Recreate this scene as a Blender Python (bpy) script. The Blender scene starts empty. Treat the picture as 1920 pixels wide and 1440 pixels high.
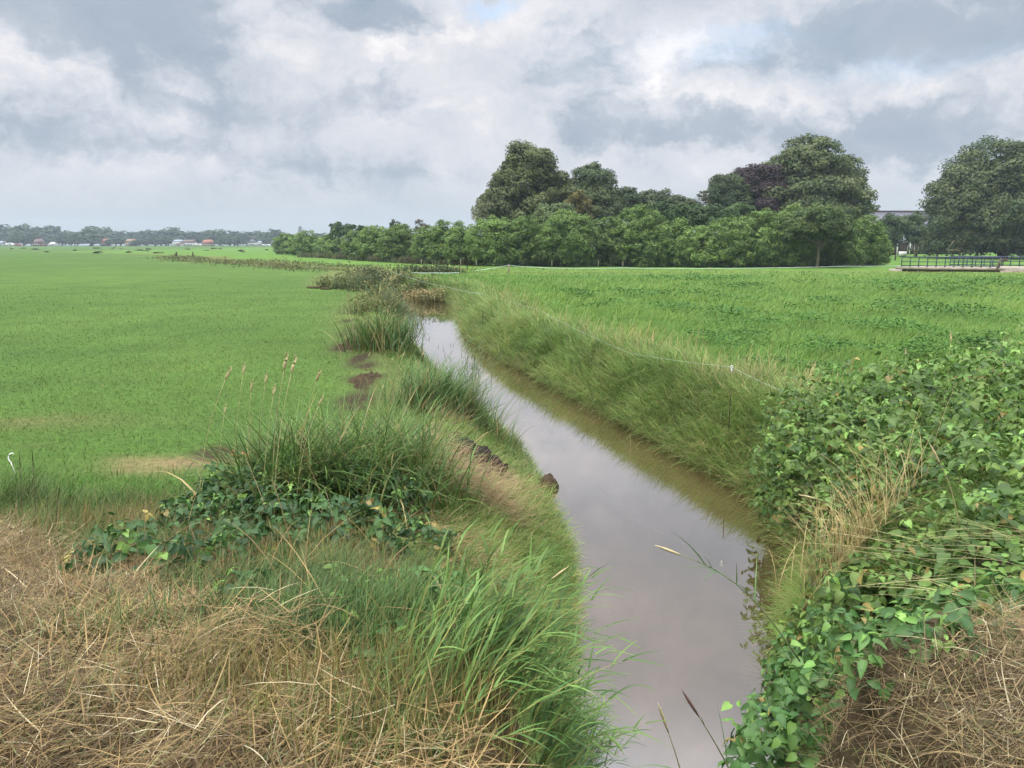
import bpy, math
import numpy as np
R = math.radians
rng = np.random.default_rng(7)
SC = bpy.context.scene
COL = SC.collection

# ------------------------------------------------------------------ camera
F = 1443.0            # focal length in pixels of the 1920 wide photograph
PITCH = R(10.4)
HC = 3.0
def P(px, py, z=0.0):
    """point at height z that the photograph shows at px, py"""
    v = (py - 720.0) / F; u = (px - 960.0) / F
    dy = math.cos(PITCH) - v * math.sin(PITCH)
    dz = -math.sin(PITCH) - v * math.cos(PITCH)
    t = (z - HC) / dz
    return (u * t, dy * t, z)
def PD(px, py, D):
    """point at distance D that the photograph shows at px, py"""
    v = (py - 720.0) / F; u = (px - 960.0) / F
    dy = math.cos(PITCH) - v * math.sin(PITCH)
    dz = -math.sin(PITCH) - v * math.cos(PITCH)
    t = D / dy
    return (u * t, D, HC + dz * t)
def AZEL(px, py):
    v = (py - 720.0) / F; u = (px - 960.0) / F
    d = np.array([u, math.cos(PITCH) - v * math.sin(PITCH), -math.sin(PITCH) - v * math.cos(PITCH)])
    d /= np.linalg.norm(d)
    return math.atan2(d[0], d[1]), math.asin(d[2])

cam = bpy.data.cameras.new('camera'); camo = bpy.data.objects.new('camera', cam); COL.objects.link(camo)
camo.location = (0, 0, HC); camo.rotation_euler = (R(90) - PITCH, 0, 0)
cam.sensor_fit = 'HORIZONTAL'; cam.sensor_width = 36.0; cam.lens = 36.0 * F / 1920.0
cam.clip_start = 0.05; cam.clip_end = 6000
SC.camera = camo
SC.view_settings.view_transform = 'Standard'; SC.view_settings.look = 'None'
SC.view_settings.exposure = 0.0; SC.view_settings.gamma = 1.0
SC.cycles.max_bounces = 6; SC.cycles.diffuse_bounces = 3; SC.cycles.glossy_bounces = 3
SC.cycles.transmission_bounces = 4; SC.cycles.volume_bounces = 0; SC.cycles.transparent_max_bounces = 8
SC.cycles.use_denoising = True; SC.cycles.denoising_prefilter = 'NONE'

# ------------------------------------------------------------------ small helpers
def tag(o, label=None, cat=None, group=None, kind=None):
    if label: o['label'] = label
    if cat: o['category'] = cat
    if group: o['group'] = group
    if kind: o['kind'] = kind
    return o
def empty(name, loc, rz=0.0, label=None, cat=None, group=None):
    o = bpy.data.objects.new(name, None); COL.objects.link(o)
    o.location = loc; o.rotation_euler = (0, 0, rz); o.empty_display_size = 0.2
    return tag(o, label, cat, group)
def mk(name, V, faces, mat, parent=None, col=None, smooth=False, loc=None):
    """one mesh object from numpy arrays; faces = list of (M,k) index arrays"""
    V = np.asarray(V, dtype=np.float32).reshape(-1, 3)
    faces = [np.asarray(f, dtype=np.int32) for f in faces if len(f)]
    me = bpy.data.meshes.new(name)
    me.vertices.add(len(V)); me.vertices.foreach_set('co', V.ravel())
    tot = np.concatenate([np.full(len(f), f.shape[1], np.int32) for f in faces])
    loops = np.concatenate([f.ravel() for f in faces])
    me.loops.add(len(loops)); me.loops.foreach_set('vertex_index', loops)
    me.polygons.add(len(tot))
    st = np.zeros(len(tot), np.int32); st[1:] = np.cumsum(tot)[:-1]
    me.polygons.foreach_set('loop_start', st)
    me.polygons.foreach_set('loop_total', tot)
    if smooth: me.polygons.foreach_set('use_smooth', np.ones(len(tot), bool))
    if col is not None:
        a = me.color_attributes.new('Col', 'FLOAT_COLOR', 'POINT')
        c = np.ones((len(V), 4), np.float32); c[:, :3] = np.clip(col*np.array((1.2, 1.16, 1.0) if mat.name in ('grass_blade','bramble_leaf','tree_foliage','pasture_ground') else (1,1,1)), 0, .9)
        a.data.foreach_set('color', c.ravel())
    me.update(); me.validate()
    if mat: me.materials.append(mat)
    o = bpy.data.objects.new(name, me); COL.objects.link(o)
    if parent: o.parent = parent
    if loc is not None: o.location = loc
    return o
class MB:
    def __init__(s): s.v = []; s.q = []; s.t = []; s.n = 0
    def add(s, v, q=(), t=()):
        s.v.append(np.asarray(v, float).reshape(-1, 3))
        for f in q: s.q.append([i + s.n for i in f])
        for f in t: s.t.append([i + s.n for i in f])
        s.n += len(s.v[-1])
    def box(s, c, d, rz=0.0):
        x, y, z = [k / 2 for k in d]
        v = np.array([(-x,-y,-z),(x,-y,-z),(x,y,-z),(-x,y,-z),(-x,-y,z),(x,-y,z),(x,y,z),(-x,y,z)])
        ca, sa = math.cos(rz), math.sin(rz)
        w = np.stack([v[:,0]*ca - v[:,1]*sa, v[:,0]*sa + v[:,1]*ca, v[:,2]], 1) + np.array(c)
        s.add(w, [(0,3,2,1),(4,5,6,7),(0,1,5,4),(1,2,6,5),(2,3,7,6),(3,0,4,7)])
    def tube(s, pts, rad, n=6):
        pts = np.asarray(pts, float); rad = np.broadcast_to(np.asarray(rad, float), (len(pts),))
        vs = []
        for i, p in enumerate(pts):
            t = pts[min(i+1, len(pts)-1)] - pts[max(i-1, 0)]; t /= (np.linalg.norm(t) + 1e-9)
            a = np.cross(t, (0, 0, 1) if abs(t[2]) < .9 else (1, 0, 0)); a /= np.linalg.norm(a); b = np.cross(t, a)
            for k in range(n):
                th = 2*math.pi*k/n
                vs.append(p + rad[i]*(a*math.cos(th) + b*math.sin(th)))
        q = []
        for i in range(len(pts)-1):
            for k in range(n):
                q.append((i*n+k, i*n+(k+1) % n, (i+1)*n+(k+1) % n, (i+1)*n+k))
        m = len(pts)*n
        vs.append(pts[0]); vs.append(pts[-1])
        t = [(m, (k+1) % n, k) for k in range(n)] + [(m+1, m-n+k, m-n+(k+1) % n) for k in range(n)]
        s.add(vs, q, t)
    def build(s, name, mat, parent=None, smooth=False, loc=None):
        return mk(name, np.concatenate(s.v), [np.array(s.q).reshape(-1, 4), np.array(s.t).reshape(-1, 3)], mat, parent, smooth=smooth, loc=loc)
def copy_tree(o, parent=None):
    c = o.copy(); COL.objects.link(c)
    if parent: c.parent = parent
    for ch in list(o.children): copy_tree(ch, c)
    return c
def sstep(a, b, x):
    t = np.clip((x - a) / (b - a), 0, 1); return t*t*(3 - 2*t)
def vnoise(x, y, seed=0):
    """value noise -1..1"""
    xi = np.floor(x).astype(np.int64); yi = np.floor(y).astype(np.int64)
    fx = x - xi; fy = y - yi; fx = fx*fx*(3-2*fx); fy = fy*fy*(3-2*fy)
    def h(a, b):
        n = (a*374761393 + b*668265263 + seed*1274126177) & 0x7fffffff
        n = ((n ^ (n >> 13)) * 1274126177) & 0x7fffffff
        return ((n ^ (n >> 16)) & 0xffff) / 32767.5 - 1
    return (h(xi,yi)*(1-fx) + h(xi+1,yi)*fx)*(1-fy) + (h(xi,yi+1)*(1-fx) + h(xi+1,yi+1)*fx)*fy
def fbm(x, y, seed=0, o=3):
    r = 0; a = .55
    for i in range(o): r = r + a*vnoise(x*2**i, y*2**i, seed+i*17); a *= .5
    return r
def unit(v): return v / (np.linalg.norm(v, axis=-1, keepdims=True) + 1e-9)
def mix(a, b, t):
    t = np.asarray(t)[..., None]; return np.asarray(a)*(1-t) + np.asarray(b)*t

# ------------------------------------------------------------------ materials
def newmat(name):
    m = bpy.data.materials.new(name); m.use_nodes = True
    nt = m.node_tree; return m, nt, nt.nodes['Principled BSDF']
def veg(name, rough=.55, trans=.3, spec=.35, nscale=6.0, nvar=.22):
    m, nt, b = newmat(name)
    N = nt.nodes; L = nt.links
    at = N.new('ShaderNodeAttribute'); at.attribute_name = 'Col'
    ge = N.new('ShaderNodeNewGeometry')
    no = N.new('ShaderNodeTexNoise'); no.inputs['Scale'].default_value = nscale; no.inputs['Detail'].default_value = 2
    L.new(ge.outputs['Position'], no.inputs['Vector'])
    mr = N.new('ShaderNodeMapRange'); mr.inputs['From Min'].default_value = .3; mr.inputs['From Max'].default_value = .7
    mr.inputs['To Min'].default_value = 1-nvar; mr.inputs['To Max'].default_value = 1+nvar
    L.new(no.outputs['Fac'], mr.inputs['Value'])
    mu = N.new('ShaderNodeVectorMath'); mu.operation = 'SCALE'
    L.new(at.outputs['Color'], mu.inputs[0]); L.new(mr.outputs[0], mu.inputs['Scale'])
    L.new(mu.outputs[0], b.inputs['Base Color'])
    b.inputs['Roughness'].default_value = rough; b.inputs['Specular IOR Level'].default_value = spec
    if trans > 0:
        tr = N.new('ShaderNodeBsdfTranslucent'); ms = N.new('ShaderNodeMixShader'); ms.inputs[0].default_value = trans
        L.new(mu.outputs[0], tr.inputs['Color']); L.new(b.outputs[0], ms.inputs[1]); L.new(tr.outputs[0], ms.inputs[2])
        L.new(ms.outputs[0], N['Material Output'].inputs['Surface'])
    return m
def plain(name, col, rough=.7, var=.15, scale=3.0, metal=0.0):
    m, nt, b = newmat(name); N = nt.nodes; L = nt.links
    tc = N.new('ShaderNodeTexCoord'); no = N.new('ShaderNodeTexNoise'); no.inputs['Scale'].default_value = scale
    no.inputs['Detail'].default_value = 4
    L.new(tc.outputs['Object'], no.inputs['Vector'])
    cr = N.new('ShaderNodeValToRGB')
    cr.color_ramp.elements[0].position = .3; cr.color_ramp.elements[1].position = .7
    cr.color_ramp.elements[0].color = (*[c*(1-var) for c in col], 1); cr.color_ramp.elements[1].color = (*[min(1, c*(1+var)) for c in col], 1)
    L.new(no.outputs['Fac'], cr.inputs[0]); L.new(cr.outputs[0], b.inputs['Base Color'])
    b.inputs['Roughness'].default_value = rough; b.inputs['Metallic'].default_value = metal
    if rough > .84: b.inputs['Specular IOR Level'].default_value = .12
    return m
M_grass = veg('grass_blade', .5, .25, .25, 2.5)
M_leaf = veg('bramble_leaf', .45, .28, .3, 9.0)
M_straw = veg('straw', .6, .12, .3, 7.0)
M_tree = veg('tree_foliage', .6, .16, .2, .5, .18)
M_bark = plain('bark', (.12, .095, .07), .9, .35, 5)
M_palebark = plain('pale_bark', (.26, .22, .16), .9, .25, 5)
M_wood = plain('weathered_wood', (.34, .29, .22), .85, .3, 12)
M_darkwood = plain('dark_wood', (.08, .06, .05), .85, .3, 12)
M_steel = plain('blue_painted_steel', (.028,.045,.085), .45, .15, 4)
M_conc = plain('pale_concrete', (.36, .32, .26), .85, .2, 2)
M_brickpath = plain('pink_paving', (.36, .31, .255), .85, .18, 4)
M_white = plain('white_paint', (.78, .78, .76), .5, .05, 4)
M_tape = plain('white_tape', (.6, .75, .68), .6, .1, 8)
M_slate = plain('dark_roof_tiles', (.105, .105, .125), .55, .18, 3)
M_orange = plain('orange_plastic', (.75, .16, .03), .45, .15, 30)
M_steelpin = plain('galvanised_pin', (.45, .45, .45), .4, .1, 10, .6)
M_soil = plain('black_peat', (.022, .018, .015), .95, .5, 9)
M_clod = plain('brown_clod', (.058, .042, .024), .95, .4, 9)
M_glass = plain('window_glass', (.05, .06, .07), .15, .1, 2)

# ------------------------------------------------------------------ stream course
Lpx = [(1040,1440),(1060,1300),(1075,1180),(1085,1110),(1080,1060),(1052,1000),(1035,950),(1018,905),(988,850),(948,808),(893,765),(838,715),(784,668),(752,640),(745,620),(752,600),(758,585),(757,571)]
Rpx = [(1420,1440),(1465,1300),(1525,1200),(1540,1100),(1540,1050),(1502,1000),(1452,955),(1342,892),(1242,835),(1140,783),(1048,733),(968,692),(912,662),(878,640),(866,610),(856,585),(852,571)]
Lw = [(.55,1.5),(.47,2.6),(.42,4.0)] + [P(a,b,-1)[:2] for a,b in Lpx] + [(-9.5,52.5),(-12.5,57),(-15,70),(-17,86),(-31,106),(-51,139),(-67,173),(-100,212),(-160,265)]
Rw = [(.95,1.5),(1.0,2.6),(1.2,3.6),(1.6,4.5)] + [P(a,b,-1)[:2] for a,b in Rpx] + [(-4.6,52.6),(-6.2,55),(-9.4,58.5),(-11.8,70.6),(-13.6,84.5),(-27.8,103.8),(-47.8,137),(-63.8,171),(-97,209),(-158,262)]
Lw = np.array(Lw); Rw = np.array(Rw)
def resample(p, n=150):
    s = np.concatenate([[0], np.cumsum(np.linalg.norm(np.diff(p, axis=0), axis=1))])
    # more samples near
    t = np.linspace(0, 1, n)**1.6 * s[-1]
    return np.stack([np.interp(t, s, p[:,0]), np.interp(t, s, p[:,1])], 1)
def smooth_line(p):
    q = p.copy()
    for _ in range(2): q[1:-1] = .25*q[:-2] + .5*q[1:-1] + .25*q[2:]
    return q
Ls = smooth_line(resample(Lw)); Rs = smooth_line(resample(Rw))
POLY = np.concatenate([Ls, Rs[::-1]])
def segdist(x, y, A, B):
    best = np.full(x.shape, 1e9); 
    for a, b in zip(A, B):
        d = b - a; L2 = d @ d + 1e-12
        t = np.clip(((x-a[0])*d[0] + (y-a[1])*d[1]) / L2, 0, 1)
        dd = (x-a[0]-t*d[0])**2 + (y-a[1]-t*d[1])**2
        best = np.minimum(best, dd)
    return np.sqrt(best)
def inpoly(x, y, poly):
    c = np.zeros(x.shape, bool)
    A = poly; B = np.roll(poly, -1, 0)
    for a, b in zip(A, B):
        cond = ((a[1] > y) != (b[1] > y))
        xx = (b[0]-a[0])*(y-a[1])/((b[1]-a[1]) + 1e-12) + a[0]
        c ^= cond & (x < xx)
    return c
# region to the right of the stream: right bank line closed far to the right
RIGHT = np.concatenate([Rs, [(-158,1700),(3000,1700),(3000,-1700),(.75,-1700),(.75,1.5)]])
def stream(x, y):
    """distance to the right water edge, to the left water edge, inside, right side"""
    dl = segdist(x, y, Ls[:-1], Ls[1:]); dr = segdist(x, y, Rs[:-1], Rs[1:])
    ins = inpoly(x, y, POLY); right = inpoly(x, y, RIGHT) & ~ins
    return dl, dr, ins, right
def base_z(x, y):
    e = 1.3*sstep(9.0, 2.0, y)
    er = 1.2*sstep(8.0, 2.4, y)*sstep(-.2, 1.8, x)
    z = np.where(x > 1.5, np.maximum(e*.9, er), e)
    z = z + .05*fbm(x*.35, y*.35, 3)*sstep(2, 12, np.hypot(x, y))
    # low drinking place far along the stream
    z = z - .8*np.exp(-((x+55)/8)**2 - ((y-157)/20)**2)
    # shallow dry ditch along the hedge to the bridge
    yd = 82 + .05*(x+5)
    z = z - .55*np.exp(-((y-yd)/2.0)**2)*sstep(-11, -6, x)*sstep(75, 62, x)
    return z
def ground_z(x, y, st=None):
    x = np.asarray(x, float); y = np.asarray(y, float)
    dl, dr, ins, right = st if st is not None else stream(x, y)
    b = base_z(x, y)
    d = np.where(right, dr, dl)
    W = np.where(right, 1.25*(b + 1.1), 2.0*(b + 1.1))
    W = W + (1.45 - W)*sstep(8.5, 5.0, y)
    W = W + (.62 - W)*sstep(5.0, 3.4, y)
    W = np.where((~right) & (y > 22), 1.3, W)
    prof = sstep(0, 1, np.clip(d/np.maximum(W, .2), 0, 1)*.75 + .25*np.clip(d/np.maximum(W, .2), 0, 1)**.5)
    z = -1.06 + (b + 1.06)*prof
    z = np.where(ins, -1.06 - .45*np.clip(np.minimum(dl, dr)/.8, 0, 1), z)
    return z

def PG(px, py):
    """first point of the ground that the photograph shows at px, py"""
    v = (py - 720.0) / F; u = (px - 960.0) / F
    dy = math.cos(PITCH) - v*math.sin(PITCH); dz = -math.sin(PITCH) - v*math.cos(PITCH)
    t = np.geomspace(1.2, 90, 1500); x = u*t; y = dy*t; z = HC + dz*t
    g = np.maximum(ground_z(x, y), -1.0); h = np.nonzero(z <= g)[0]
    i = h[0] if len(h) else -1
    return float(x[i]), float(y[i]), float(g[i])
def in_px_region(x, y, pts):
    """inside the ground outline whose corners the photograph shows at pts"""
    return inpoly(x, y, np.array([PG(*p)[:2] for p in pts]))
# ------------------------------------------------------------------ ground sheet
dist = [0.0]; r = .8
rows = []
while r < 1000: rows.append(r); r = r*1.0135
rows = np.array(rows + [1000.0])
ang = np.concatenate([np.linspace(-180, -52, 24)[:-1], np.arange(-52, 52, .34), np.linspace(52, 180, 24)[:-1]])*math.pi/180
A, Dm = np.meshgrid(ang, rows)
gx = (np.sin(A)*Dm).ravel(); gy = (np.cos(A)*Dm).ravel()
gst = stream(gx, gy); gz = ground_z(gx, gy, gst)
na, nr = len(ang), len(rows)
def ground_col(x, y, st):
    dl, dr, ins, right = st
    n1 = fbm(x*.12, y*.12, 11); n2 = fbm(x*.9, y*.9, 23); n3 = fbm(x*.03, y*.03, 5)
    left_c = mix((.044,.096,.018), (.070,.128,.027), .5 + .5*n1 + .3*n3)
    right_c = mix((.062,.14,.022), (.092,.175,.03), .5 + .5*n1)
    c = np.where(right[:, None], right_c, left_c)
    # pale dry rim of the banks
    d = np.where(right, dr, dl)
    rim = np.where(right, sstep(3.4, 1.6, d), sstep(3.8, 1.5, d)*.8)
    c = mix(c, mix((.13,.15,.05), (.1,.085,.045), .5+.5*n2), rim*.75)
    c = mix(c, np.broadcast_to((.085,.062,.04), c.shape), sstep(.9, .1, d)*.9)
    # cut hay / straw of the embankment
    hay = sstep(7.4, 5.8, y + .6*n2)*sstep(30, 20, np.hypot(x, y))
    c = mix(c, mix((.03,.024,.014), (.075,.055,.03), .5+.6*n2), hay)
    # dry strip along the ditch by the hedge
    yd = 82 + .05*(x+5)
    c = mix(c, np.broadcast_to((.15,.155,.055), c.shape), np.exp(-((y-yd+1)/3.0)**2)*sstep(-11,-5,x)*right*.8*sstep(75,60,x))
    # worn earth spots and litter
    for (px, py, rx, ry, k, cc) in SPOTS:
        X, Y, _ = P(px, py, 0)
        g = np.exp(-(((x-X)/rx)**2 + ((y-Y)/ry)**2)*1.3 + 1.1*n2)
        c = mix(c, np.broadcast_to(cc, c.shape), np.clip(g*k, 0, 1)*np.clip(1.2+1.6*n2, 0, 1))
    return c
EARTH = (.036,.028,.016); HAYC = (.15,.115,.065)
SPOTS = [(652,600,.25,1.5,1.0,EARTH),(662,633,.2,1.0,1.2,EARTH),(676,672,.25,1.1,1.3,EARTH),(680,730,.22,.6,1.1,EARTH),(660,770,.3,.4,1.1,EARTH),(660,618,.35,1.8,1.2,EARTH),(655,650,.6,1.0,1.5,EARTH),(685,688,.25,.9,1.2,EARTH),(688,708,.45,.8,1.5,EARTH),(672,748,.4,.8,1.2,EARTH),
         (340,866,1.1,.28,1.3,HAYC),(410,850,.4,.4,1.4,EARTH),(260,880,.8,.3,.9,HAYC),(60,838,.3,.12,1.6,EARTH),(600,540,.8,.8,1.2,EARTH),
         (640,500,9,1.5,.5,(.2,.19,.08)),(420,492,14,2.5,.55,(.2,.22,.07)),(70,790,2.0,.6,.45,HAYC)]
gc = ground_col(gx, gy, gst)
idx = np.arange(nr*na).reshape(nr, na)
a = idx[:-1, :]; b = np.roll(idx, -1, 1)[:-1, :]; c_ = np.roll(idx, -1, 1)[1:, :]; d_ = idx[1:, :]
quads = np.stack([a.ravel(), d_.ravel(), c_.ravel(), b.ravel()], 1)
V = np.concatenate([np.stack([gx, gy, gz], 1), [[0, 0, float(ground_z(np.array([0.]), np.array([0.]))[0])]]])
gcol = np.concatenate([gc, [gc[0]]])
tri = np.stack([idx[0], np.roll(idx[0], -1), np.full(na, nr*na)], 1)[:, ::-1]
Mg, nt, bs = newmat('pasture_ground'); N = nt.nodes; L = nt.links
at = N.new('ShaderNodeAttribute'); at.attribute_name = 'Col'
ge = N.new('ShaderNodeNewGeometry')
n1 = N.new('ShaderNodeTexNoise'); n1.inputs['Scale'].default_value = 9; n1.inputs['Detail'].default_value = 6; n1.inputs['Roughness'].default_value = .7
n2 = N.new('ShaderNodeTexNoise'); n2.inputs['Scale'].default_value = .35; n2.inputs['Detail'].default_value = 5; n2.inputs['Roughness'].default_value = .65
for n in (n1, n2): L.new(ge.outputs['Position'], n.inputs['Vector'])
m1 = N.new('ShaderNodeMapRange'); m1.inputs['From Min'].default_value = .3; m1.inputs['From Max'].default_value = .7; m1.inputs['To Min'].default_value = .6; m1.inputs['To Max'].default_value = 1.3
m2 = N.new('ShaderNodeMapRange'); m2.inputs['From Min'].default_value = .3; m2.inputs['From Max'].default_value = .7; m2.inputs['To Min'].default_value = .8; m2.inputs['To Max'].default_value = 1.2
L.new(n1.outputs['Fac'], m1.inputs['Value']); L.new(n2.outputs['Fac'], m2.inputs['Value'])
mm = N.new('ShaderNodeMath'); mm.operation = 'MULTIPLY'; L.new(m1.outputs[0], mm.inputs[0]); L.new(m2.outputs[0], mm.inputs[1])
vs = N.new('ShaderNodeVectorMath'); vs.operation = 'SCALE'; L.new(at.outputs['Color'], vs.inputs[0]); L.new(mm.outputs[0], vs.inputs['Scale'])
L.new(vs.outputs[0], bs.inputs['Base Color']); bs.inputs['Roughness'].default_value = .9; bs.inputs['Specular IOR Level'].default_value = .15
bu = N.new('ShaderNodeBump'); bu.inputs['Strength'].default_value = .5; bu.inputs['Distance'].default_value = .05
L.new(n1.outputs['Fac'], bu.inputs['Height']); L.new(bu.outputs[0], bs.inputs['Normal'])
ground = mk('ground', V, [quads, tri], Mg, col=gcol, smooth=True)
tag(ground, 'flat green pasture land on both sides of the stream', 'ground', kind='structure')

# ------------------------------------------------------------------ water
wl = Ls.copy(); wr = Rs.copy()
dirv = unit(wr - wl)
wl2 = wl - dirv*.35; wr2 = wr + dirv*.35
k = 9; T = np.linspace(0, 1, k)
W = wl2[:, None, :]*(1-T)[None, :, None] + wr2[:, None, :]*T[None, :, None]
W = np.concatenate([W, np.full(W.shape[:2]+(1,), -1.0)], 2)
ii = np.arange(len(wl)*k).reshape(len(wl), k)
wq = np.stack([ii[:-1,:-1].ravel(), ii[:-1,1:].ravel(), ii[1:,1:].ravel(), ii[1:,:-1].ravel()], 1)
Mw, nt, bs = newmat('brown_water'); N = nt.nodes; L = nt.links
ge = N.new('ShaderNodeNewGeometry')
nw = N.new('ShaderNodeTexNoise'); nw.inputs['Scale'].default_value = 2.2; nw.inputs['Detail'].default_value = 3; nw.inputs['Distortion'].default_value = .6
L.new(ge.outputs['Position'], nw.inputs['Vector'])
bu = N.new('ShaderNodeBump'); bu.inputs['Strength'].default_value = .035; bu.inputs['Distance'].default_value = .012
L.new(nw.outputs['Fac'], bu.inputs['Height']); L.new(bu.outputs[0], bs.inputs['Normal'])
nb = N.new('ShaderNodeTexNoise'); nb.inputs['Scale'].default_value = .6; nb.inputs['Detail'].default_value = 4
L.new(ge.outputs['Position'], nb.inputs['Vector'])
cr = N.new('ShaderNodeValToRGB'); cr.color_ramp.elements[0].position = .3; cr.color_ramp.elements[1].position = .7
cr.color_ramp.elements[0].color = (.07,.042,.019,1); cr.color_ramp.elements[1].color = (.09,.055,.027,1)
L.new(nb.outputs['Fac'], cr.inputs[0]); L.new(cr.outputs[0], bs.inputs['Base Color'])
bs.inputs['Roughness'].default_value = .03; bs.inputs['IOR'].default_value = 4.2; bs.inputs['Coat Weight'].default_value = 1.0; bs.inputs['Coat IOR'].default_value = 2.4; bs.inputs['Coat Roughness'].default_value = .03; L.new(bu.outputs[0], bs.inputs['Coat Normal']); bs.inputs['Specular IOR Level'].default_value = .5
water = mk('water', W.reshape(-1, 3), [wq], Mw, smooth=True)
tag(water, 'calm muddy brown stream winding between grassy banks', 'stream', kind='structure')

# ------------------------------------------------------------------ blade and leaf makers
def blades(B, H, Wd, az, lean, curve, cb, ct, segs=3, wpow=.8, tw=None):
    """curved tapering strips; returns V, faces, colours"""
    n = len(B); dirx = np.sin(az); diry = np.cos(az)
    sa = az + math.pi/2 + (rng.normal(0, .5, n) if tw is None else tw)
    S = np.stack([np.sin(sa), np.cos(sa), np.zeros(n)], 1)
    p = B.copy(); Vs = []; Cs = []
    for k in range(segs+1):
        t = k/segs
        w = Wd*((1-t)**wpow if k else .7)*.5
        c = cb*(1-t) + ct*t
        if k < segs:
            Vs += [p - S*w[:, None], p + S*w[:, None]]; Cs += [c, c]
        else:
            Vs += [p]; Cs += [c]
        th = lean + curve*(t + .5/segs)
        st = H/segs
        p = p + np.stack([dirx*np.sin(th)*st, diry*np.sin(th)*st, np.cos(th)*st], 1)
    m = 2*segs + 1
    V = np.stack(Vs, 1).reshape(-1, 3); C = np.stack(Cs, 1).reshape(-1, 3)
    o = (np.arange(n)*m)[:, None]
    q = np.concatenate([o + np.array([[2*k, 2*k+1, 2*k+3, 2*k+2]]) for k in range(segs-1)]) if segs > 1 else np.zeros((0, 4), int)
    t3 = o + np.array([[2*segs-2, 2*segs-1, 2*segs]])
    return V, [q, t3], C
def leaves(Pb, U, Nn, l, w, col, droop=.25, fold=.18):
    """ovate pointed leaves folded along the midrib"""
    n = len(Pb); U = unit(U); S = unit(np.cross(Nn, U)); Nn = np.cross(U, S)
    def pt(t, s, dn): return Pb + U*(l*t)[:, None] + S*(w*s)[:, None] - Nn*(l*dn)[:, None]
    tr = (0, .22, .48, .74, 1.0); ts = (-.03, .24, .52, .78); wsd = (.30, .5, .42, .22)
    V = [pt(t, 0, droop*t*t) for t in tr]
    for sg in (-1, 1): V += [pt(t, sg*w_, droop*max(t, 0)**2 - fold*w_*1.6 + .05*rng.normal(0, 1, n)*w_) for t, w_ in zip(ts, wsd)]
    V = np.stack(V, 1).reshape(-1, 3)
    C = np.repeat(col[:, None, :], 13, 1); C[:, :5] *= 1.12; C = C.reshape(-1, 3)
    o = (np.arange(n)*13)[:, None]; q, t3 = [], []
    for b0, fl in ((5, 1), (9, 0)):
        for k in range(3):
            f = [k, k+1, b0+k+1, b0+k]
            q.append(o + np.array([f if not fl else f[::-1]]))
        f = [3, 4, b0+3]; t3.append(o + np.array([f if not fl else f[::-1]]))
    return V, [np.concatenate(q), np.concatenate(t3)], C
def cards(Pb, Nn, U, l, w, col, bend=.12):
    n = len(Pb); Nn = unit(Nn); U = unit(U - Nn*np.sum(U*Nn, 1, keepdims=True)); S = np.cross(Nn, U)
    V = np.stack([Pb - U*l[:,None]*.5 - Nn*(l*bend)[:,None], Pb + S*w[:,None]*.5 - U*l[:,None]*.08, Pb + U*l[:,None]*.5 - Nn*(l*bend)[:,None], Pb - S*w[:,None]*.5 - U*l[:,None]*.08], 1).reshape(-1, 3)
    o = (np.arange(n)*4)[:, None]
    return V, [o + np.array([[0,1,2,3]])], np.repeat(col, 4, 0)
def join(parts):
    Vs, Fq, Ft, Cs = [], [], [], []; n = 0
    for V, F_, C in parts:
        Vs.append(V); Cs.append(C)
        for f in F_:
            if len(f): (Fq if f.shape[1] == 4 else Ft).append(f + n)
        n += len(V)
    return np.concatenate(Vs), [np.concatenate(x) for x in (Fq, Ft) if x], np.concatenate(Cs)
def rnd(n, a, b): return rng.uniform(a, b, n)
def rc(n, c1, c2, p=1.0, j=.12):
    """n random colours between c1 and c2 with value jitter"""
    return mix(c1, c2, rng.uniform(0, 1, n)**p)*(1 + rng.normal(0, j, n))[:, None]
def polar(n, d0, d1, a0=-46, a1=46, pw=1.0):
    """points with density falling with distance"""
    u = rng.uniform(0, 1, n)
    if pw == 1.0: d = d0*(d1/d0)**u
    else:
        e = 1-pw; d = (d0**e + u*(d1**e - d0**e))**(1/e)
    az = rng.uniform(R(a0), R(a1), n)
    return np.sin(az)*d, np.cos(az)*d, d
def onground(x, y, st=None, dz=0.0): return np.stack([x, y, ground_z(x, y, st) + dz], 1)

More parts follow.
